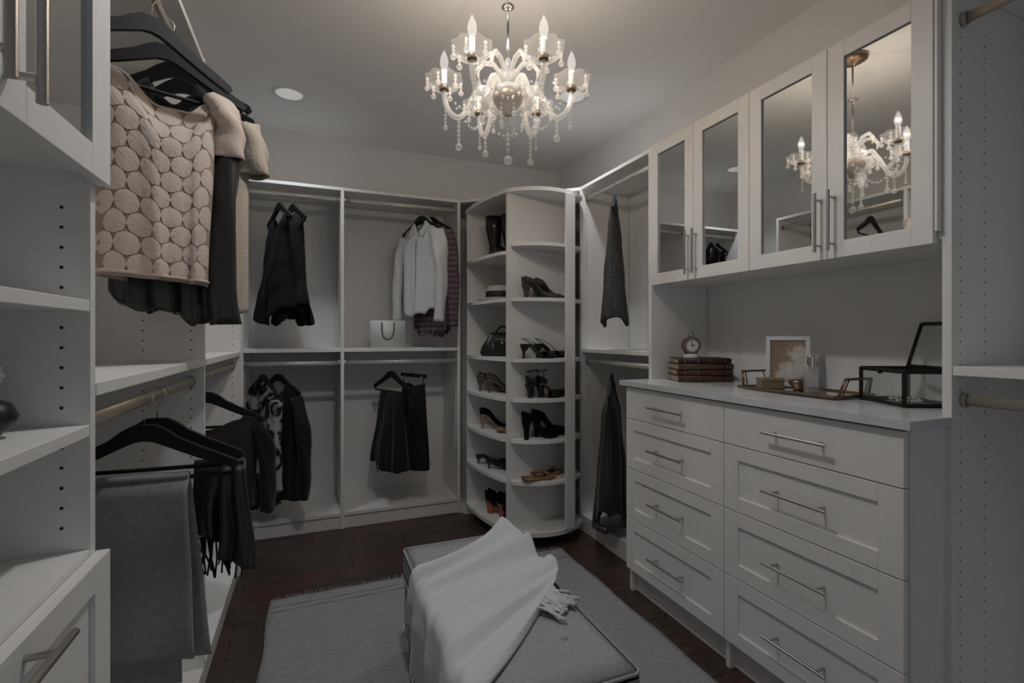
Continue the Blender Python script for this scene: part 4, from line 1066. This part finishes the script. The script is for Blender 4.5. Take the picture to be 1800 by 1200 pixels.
bm = B(); lathe(bm, [(.085, .024), (.115, .012), (.145, .006), (.150, .010), (.146, .0125), (.115, .018), (.088, .030)], hc, 32); obj('brim', bm, M['straw'], t, smooth=True)
bm = B(); lathe(bm, [(.092, .014), (.094, .05), (.090, .085), (.075, .102), (.03, .100), (0, .096)], hc, 32); obj('crown', bm, M['straw'], t, smooth=True)
bm = B(); lathe(bm, [(.0945, .026), (.0965, .040), (.0965, .058), (.0945, .066)], hc, 32); obj('hat_band', bm, M['ribbon'], t, smooth=True)
t = thing('handbag', 'slouchy black leather handbag with looped handles on the tower side shelf', 'handbag', (1.13, 2.965, LS[2]))
Mb = Matrix.Translation((1.128, 2.95, LS[2]+.0004)) @ Matrix.Rotation(-.42, 4, 'Z')
bm = B(); rings = []
for z, w_, d_ in ((.001, .135, .055), (.02, .145, .062), (.06, .132, .055), (.10, .105, .040), (.135, .080, .022), (.15, .078, .012)):
    rings.append([bm.verts.new(Mb @ Vector((math.copysign(abs(math.cos(a))**.6, math.cos(a))*w_, math.copysign(abs(math.sin(a))**.7, math.sin(a))*d_*(1+.12*math.sin(4*a+z*60)), z))) for a in [2*PI*k/28 for k in range(28)]])
for a_, c_ in zip(rings, rings[1:]):
    for k in range(28): bm.faces.new((a_[k], a_[(k+1) % 28], c_[(k+1) % 28], c_[k]))
bm.faces.new(rings[0][::-1]); bm.faces.new(rings[-1]); obj('body', bm, M['leather_black'], t, smooth=True)
for s in (-1, 1):
    bm = B(); tube(bm, [Mb @ Vector((-.06+.12*k/12, s*.018, .115+.075*math.sin(PI*k/12))) for k in range(13)], .006, 8); obj('handle', bm, M['leather_black'], t, smooth=True)
bm = B(); prism(bm, [(-.045, -.066), (.045, -.066), (.05, -.058), (-.05, -.058)], .03, .10); bm.transform(Mb); obj('front_pocket', bm, M['leather_black'], t)
bm = B(); tube(bm, [Mb @ Vector((0, -.067, .085)), Mb @ Vector((0, -.070, .085))], .008, 12); obj('clasp', bm, M['nickel'], t)

# paper gift bag on the back shelf
M['paper'] = mat('white_paper', (.66, .65, .63), .6); M['cord'] = mat('grey_rope', (.10, .10, .105), .8)
bgx, bgy = .465, 3.36
t = thing('gift_bag', 'white paper gift bag with grey rope handles on the back closet shelf', 'bag', (bgx, bgy, ZS1))
Mg = Matrix.Translation((bgx, bgy, ZS1+.0004)) @ Matrix.Rotation(-.12, 4, 'Z')
bm = B(); w_, d_, h_ = .112, .045, .180
for (p, q) in (((-w_, -d_), (w_, -d_)), ((w_, -d_), (w_, d_)), ((w_, d_), (-w_, d_)), ((-w_, d_), (-w_, -d_))):
    inward = .5 if p[0] == q[0] else 0
    vs_ = [bm.verts.new(Mg @ Vector((*p, 0))), bm.verts.new(Mg @ Vector((*q, 0))), bm.verts.new(Mg @ Vector((*q, h_))), bm.verts.new(Mg @ Vector((*p, h_)))]
    if inward:
        mid = [bm.verts.new(Mg @ Vector((p[0], 0, 0))), bm.verts.new(Mg @ Vector((p[0]*.86, 0, h_)))]
        bm.faces.new((vs_[0], mid[0], mid[1], vs_[3])); bm.faces.new((mid[0], vs_[1], vs_[2], mid[1]))
    else: bm.faces.new(vs_)
bm.faces.new([bm.verts.new(Mg @ Vector(p)) for p in ((-w_, -d_, .001), (w_, -d_, .001), (w_, d_, .001), (-w_, d_, .001))])
cloth_obj('paper_body', bm, M['paper'], t, .0012)
for s in (-1, 1):
    bm = B(); tube(bm, [Mg @ Vector((-.040+.080*(.5-.5*math.cos(PI*k/14)*(1.0)), s*(d_+.004), .168-.115*math.sin(PI*k/14)**.5)) for k in range(15)], .004, 8); obj('rope_handle', bm, M['cord'], t, smooth=True)

# ------------------------------------------------------------------ things on the counter
CZ = .9954
lb = [((.085, .038, .022), .030), ((.075, .030, .020), .026), ((.10, .055, .032), .027), ((.045, .020, .014), .026)]
M['pages'] = mat('aged_pages', (.42, .34, .25), .8, noise=(4, .2, (1, 1, 90)))
names = ['lowest brown leather book of the stack under the clock', 'second book from the bottom of the stack, reddish brown with gilt bands', 'third book from the bottom of the stack, tan brown', 'topmost very dark brown book, under the clock']
z = CZ
for i, (c, h) in enumerate(lb):
    mb_ = mat('book_leather_%s' % ['brown', 'russet', 'tan', 'umber'][i], c, .45, noise=(30, .35, (1, 1, 1)))
    rz = -.42+[.02, -.03, .03, -.02][i]; W_, D_ = (.252, .165) if i < 3 else (.238, .155)
    t = thing('book', names[i], 'book', (1.70, 1.835, z), rz, 'old books stacked on the counter')
    bm = B(); box(bm, -W_/2, W_/2, -D_/2, D_/2, .0005, .0035, .001); box(bm, -W_/2, W_/2, -D_/2, D_/2, h-.0035, h-.0005, .001)
    obj('cover', bm, mb_, t, world=False)
    bm = B(); prev = None
    for k in range(9):
        a = -PI/2+PI*k/8; ring = [bm.verts.new((x, -D_/2-.006*math.cos(a), h/2+(h/2-.0005)*math.sin(a))) for x in (-W_/2, W_/2)]
        if prev: bm.faces.new((prev[0], prev[1], ring[1], ring[0]))
        prev = ring
    o = obj('spine', bm, mb_, t, world=False, smooth=True); o.modifiers.new('thickness', 'SOLIDIFY').thickness = .002
    bm = B(); box(bm, -W_/2+.005, W_/2-.005, -D_/2+.002, D_/2-.005, .0035, h-.0035); obj('page_block', bm, M['pages'], t, world=False)
    for xx in (-.09, -.03, .03, .09): obj('spine_band', bx(xx-.003, xx+.003, -D_/2-.0085, -D_/2-.004, .003, h-.003), M['bronze'], t, world=False)
    z += h
M['dial'] = mat('clock_dial', (.70, .69, .66), .4)
ckx, cky = 1.652, 1.835
t = thing('clock', 'small round desk clock with a white dial standing on the stacked books', 'clock', (ckx, cky, z), -.42)
bm = B(); lathe(bm, [(0, .0005), (.036, .0005), (.036, .010), (.030, .014), (.022, .018), (0, .018)], (0, 0, 0), 24); obj('foot', bm, M['white'], t, world=False, smooth=False)
def disc_y(bm, r0, r1, y0, y1, zc_, n=28):
    a_ = [[bm.verts.new((r*math.cos(2*PI*k/n), y, zc_+r*math.sin(2*PI*k/n))) for k in range(n)] for r, y in ((r0, y0), (r1, y0), (r1, y1), (r0, y1))]
    for i in range(4):
        for k in range(n): bm.faces.new((a_[i][k], a_[i][(k+1) % n], a_[(i+1) % 4][(k+1) % n], a_[(i+1) % 4][k]))
zc_ = .058
bm = B(); disc_y(bm, .031, .041, -.018, .018, zc_); bmesh.ops.recalc_face_normals(bm, faces=bm.faces); obj('case', bm, M['bronze'], t, world=False, smooth=False)
bm = B(); tube(bm, [(0, -.012, zc_), (0, .016, zc_)], .0315, 28); obj('dial', bm, M['dial'], t, world=False)
bm = B(); box(bm, -.001, .001, -.0145, -.0125, zc_, zc_+.022); box(bm, 0, .016, -.0145, -.0125, zc_-.001, zc_+.001); tube(bm, [(0, -.012, zc_), (0, -.016, zc_)], .003, 10)
for k in range(12):
    a = 2*PI*k/12; box(bm, .026*math.cos(a)-.0012, .026*math.cos(a)+.0012, -.0138, -.0125, zc_+.026*math.sin(a)-.0012, zc_+.026*math.sin(a)+.0012)
obj('hands', bm, M['black_iron'], t, world=False)
bm = B(); ring = [(.012*math.cos(a), 0, zc_+.050+.012*math.sin(a)) for a in [2*PI*k/16 for k in range(17)]]; tube(bm, ring, .0022, 6, caps=False); obj('top_ring', bm, M['bronze'], t, world=False, smooth=True)
bm = B(); tube(bm, [(-.022, 0, .016), (-.030, 0, .030)], .004, 8); tube(bm, [(.022, 0, .016), (.030, 0, .030)], .004, 8); obj('stand', bm, M['bronze'], t, world=False)

# tray with two looped handles
TX0, TX1, TY0, TY1 = 1.585, 1.785, 1.10, 1.495
t = thing('tray', 'rectangular mirrored tray with bronze rim and looped handles on the counter', 'tray', ((TX0+TX1)/2, (TY0+TY1)/2, CZ))
obj('mirror_base', bx(TX0+.004, TX1-.004, TY0+.004, TY1-.004, CZ+.004, CZ+.008), M['mirror'], t)
bm = B(); tube(bm, [(TX0, TY0, CZ+.009), (TX1, TY0, CZ+.009), (TX1, TY1, CZ+.009), (TX0, TY1, CZ+.009), (TX0, TY0, CZ+.009)], .0035, 6, rz=.006); obj('rim', bm, M['bronze'], t)
for y_, s in ((TY0+.004, -1), (TY1-.004, 1)):
    bm = B(); tube(bm, [(TX0+.025, y_, CZ+.012), (TX0+.035, y_+s*.016, CZ+.068), (TX1-.035, y_+s*.016, CZ+.068), (TX1-.025, y_, CZ+.012)], .005, 8)
    tube(bm, [(TX0+.045, y_-s*.0, CZ+.012), (TX0+.052, y_+s*.016, CZ+.066)], .003, 6); tube(bm, [(TX1-.045, y_, CZ+.012), (TX1-.052, y_+s*.016, CZ+.066)], .003, 6)
    obj('handle', bm, M['bronze'], t, smooth=True)
TZ = CZ+.0082
# framed flower picture leaning on the tray
def p_flower(N, L, b, tc):
    nz = N.new('ShaderNodeTexNoise'); nz.inputs['Scale'].default_value = 45; L.new(tc.outputs['Object'], nz.inputs['Vector'])
    ad = N.new('ShaderNodeVectorMath'); ad.operation = 'MULTIPLY_ADD'; L.new(nz.outputs['Color'], ad.inputs[0]); ad.inputs[1].default_value = (.05, .05, .05); L.new(tc.outputs['Object'], ad.inputs[2])
    prev = None
    for pt, k in (((.062, .02, .150), 1.0), ((.030, .02, .085), .95), ((.070, .02, .100), 1.1), ((.0, .02, .070), 1.5)):
        d = N.new('ShaderNodeVectorMath'); d.operation = 'DISTANCE'; L.new(ad.outputs[0], d.inputs[0]); d.inputs[1].default_value = pt
        m_ = N.new('ShaderNodeMath'); m_.operation = 'MULTIPLY'; m_.inputs[1].default_value = k*10; L.new(d.outputs['Value'], m_.inputs[0])
        if prev is None: prev = m_
        else:
            q = N.new('ShaderNodeMath'); q.operation = 'MINIMUM'; L.new(prev.outputs[0], q.inputs[0]); L.new(m_.outputs[0], q.inputs[1]); prev = q
    ramp(N, L, prev.outputs[0], [(.12, (.74, .70, .66)), (.34, (.60, .54, .48)), (.44, (.36, .28, .21)), (.9, (.27, .20, .14))], b.inputs['Base Color'])
M['flower'] = tex_print('flower_print', p_flower)
t = thing('picture_frame', 'white framed picture of pale flowers leaning at the back of the tray', 'picture frame', (1.745, 1.40, TZ+.002), math.atan2(-1.42, -1.76)+PI/2)
tilt = Matrix.Rotation(-.12, 4, 'X')
bm = B(); W_, H_ = .155, .200
for a_ in ((-W_/2, -W_/2+.016, 0, H_), (W_/2-.016, W_/2, 0, H_), (-W_/2+.016, W_/2-.016, 0, .016), (-W_/2+.016, W_/2-.016, H_-.016, H_)): box(bm, a_[0], a_[1], -.008, .008, a_[2], a_[3], .0015)
bm.transform(tilt); obj('frame', bm, M['white'], t, world=False)
bm = B(); box(bm, -W_/2+.014, W_/2-.014, -.003, .004, .014, H_-.014); bm.transform(tilt); obj('picture', bm, M['flower'], t, world=False)
bm = B(); box(bm, -.02, .02, .012, .015, .012, .14); bm.transform(Matrix.Rotation(-.30, 4, 'X')); obj('easel_back', bm, M['white'], t, world=False)
# soap box, small dark dish, perfume bottle
M['kraft'] = mat('kraft_card', (.34, .25, .16), .7)
t = thing('gift_box', 'small kraft card box on the tray before the framed picture', 'box', (1.655, 1.405, TZ), -.5)
bm = B(); box(bm, -.042, .042, -.025, .025, .0004, .030, .001); obj('box_body', bm, M['kraft'], t, world=False)
bm = B(); box(bm, -.0435, .0435, -.0265, .0265, .028, .040, .001); obj('box_lid', bm, M['kraft'], t, world=False)
t = thing('trinket_bowl', 'small dark metal bowl on the tray between the card box and the perfume bottle', 'bowl', (1.70, 1.318, TZ))
bm = B(); lathe(bm, [(0, .0005), (.018, .0005), (.020, .006), (.032, .022), (.036, .036), (.034, .036), (.029, .022), (.016, .009), (0, .008)], (1.70, 1.318, TZ), 24); obj('bowl', bm, M['bronze'], t, smooth=True)
t = thing('perfume_bottle', 'slim clear perfume bottle with silver cap on the tray', 'bottle', (1.668, 1.243, TZ), -.6)
bm = B(); box(bm, -.0225, .0225, -.014, .014, .0004, .092, .004); obj('glass_body', bm, crystal('perfume_glass', (.9, .9, .88), .45), t, world=False)
bm = B(); box(bm, -.017, .017, -.0145, -.0138, .02, .07); obj('label', bm, M['paper'], t, world=False)
bm = B(); lathe(bm, [(.010, .090), (.010, .098), (.014, .099), (.014, .128), (.012, .131), (0, .131)], (0, 0, 0), 18); obj('cap', bm, M['silver'], t, world=False, smooth=False)
# glass jewellery box with black metal edges and raised lid
jN, jL = Vector((1.615, .912)), Vector((1.700, 1.090)); jv = (jL-jN); jo = Vector((jv.y, -jv.x)).normalized()*.150
jR, jF = jN+jo, jL+jo; JZ0, JZ1 = CZ, CZ+.105
t = thing('jewellery_box', 'glass jewellery box with black metal edges and open lid on the counter', 'jewellery box', (*((jN+jF)/2), CZ))
def P3(p, z): return Vector((p.x, p.y, z))
cs = [jN, jR, jF, jL]
bm = B()
for z_ in (JZ0+.005, JZ1):
    for a_, b_ in zip(cs, cs[1:]+cs[:1]): tube(bm, [P3(a_, z_), P3(b_, z_)], .0062, 4)
for c_ in cs: tube(bm, [P3(c_, JZ0), P3(c_, JZ1+.003)], .007, 4)
obj('metal_edges', bm, M['black_iron'], t)
for a_, b_ in zip(cs, cs[1:]+cs[:1]):
    bm = B(); vs_ = [bm.verts.new(p) for p in (P3(a_, JZ0+.006), P3(b_, JZ0+.006), P3(b_, JZ1), P3(a_, JZ1))]; bm.faces.new(vs_)
    o = obj('glass_pane', bm, M['pane'], t); o.modifiers.new('thickness', 'SOLIDIFY').thickness = .002
bm = B(); bm.faces.new([bm.verts.new(P3(c_, JZ0+.004)) for c_ in cs]); o = obj('mirror_floor', bm, M['mirror'], t); o.modifiers.new('thickness', 'SOLIDIFY').thickness = .002
out = jo.normalized(); up = Vector((out.x*math.sin(.30), out.y*math.sin(.30), math.cos(.30)))*.145
l0, l1 = P3(jF, JZ1+.007), P3(jR, JZ1+.007)
bm = B()
for a_, b_ in ((l0, l1), (l1, l1+up), (l1+up, l0+up), (l0+up, l0)): tube(bm, [a_, b_], .0062, 4)
ld = obj('lid', bm, M['black_iron'], t)
bm = B(); bm.faces.new([bm.verts.new(p) for p in (l0, l1, l1+up, l0+up)]); bm.transform(ROOT[t].inverted()); o = obj('lid_glass', bm, M['pane'], ld, world=False); o.modifiers.new('thickness', 'SOLIDIFY').thickness = .002
bm = B(); tube(bm, [P3(lerp(jN, jL, .5), JZ1-.006), P3(lerp(jN, jL, .5)-out*.008, JZ1-.006)], .006, 8); obj('latch', bm, M['black_iron'], t)
rnd = random.Random(2)
jt = thing('necklace', 'bundle of pearl and chain necklaces inside the glass box', 'necklace', (*((jN+jF)/2), CZ+.007))
bm = B(); c0 = (jN+jF)/2
for k in range(26):
    a = k*.48; q = Vector((c0.x+.045*math.cos(a), c0.y+.045*math.sin(a*1.1), CZ+.0125)); lathe(bm, [(0, .005), (.0045, .0022), (.0045, -.0022), (0, -.005)], q, 8)
obj('pearl', bm, M['dial'], jt, smooth=True)
bm = B(); tube(bm, [Vector((c0.x+.055*math.cos(k*.5), c0.y+.035*math.sin(k*.5), CZ+.011+.002*math.sin(k))) for k in range(14)], .002, 6); obj('chain', bm, M['gold'], jt, smooth=True)

# small vase with a white flower on the near left shelf
vx, vy, vz = -.428, .905, 1.0635
M['petal'] = mat('white_petal', (.66, .65, .62), .8)
t = thing('vase', 'small round dark vase with a white flower on the near left shelf', 'vase', (vx, vy, vz))
bm = B(); lathe(bm, [(0, .0004), (.018, .0006), (.036, .014), (.042, .030), (.034, .048), (.016, .056), (.014, .060), (.011, .058)], (vx, vy, vz), 24); obj('pot', bm, M['leather_black'], t, smooth=True)
bm = B(); tube(bm, [(vx, vy, vz+.02), (vx+.004, vy, vz+.075)], .0025, 6); obj('flower_stem', bm, M['black_iron'], t)
bm = B()
for k in range(26):
    ph, th2 = math.acos(1-2*(k+.5)/26), PI*(1+5**.5)*k; d = Vector((math.cos(th2)*math.sin(ph), math.sin(th2)*math.sin(ph), math.cos(ph)))
    q = Vector((vx+.006, vy, vz+.088))+d*.015; lathe(bm, [(0, .007), (.007, .003), (.007, -.003), (0, -.007)], q, 7)
obj('blossom', bm, M['petal'], t, smooth=True)
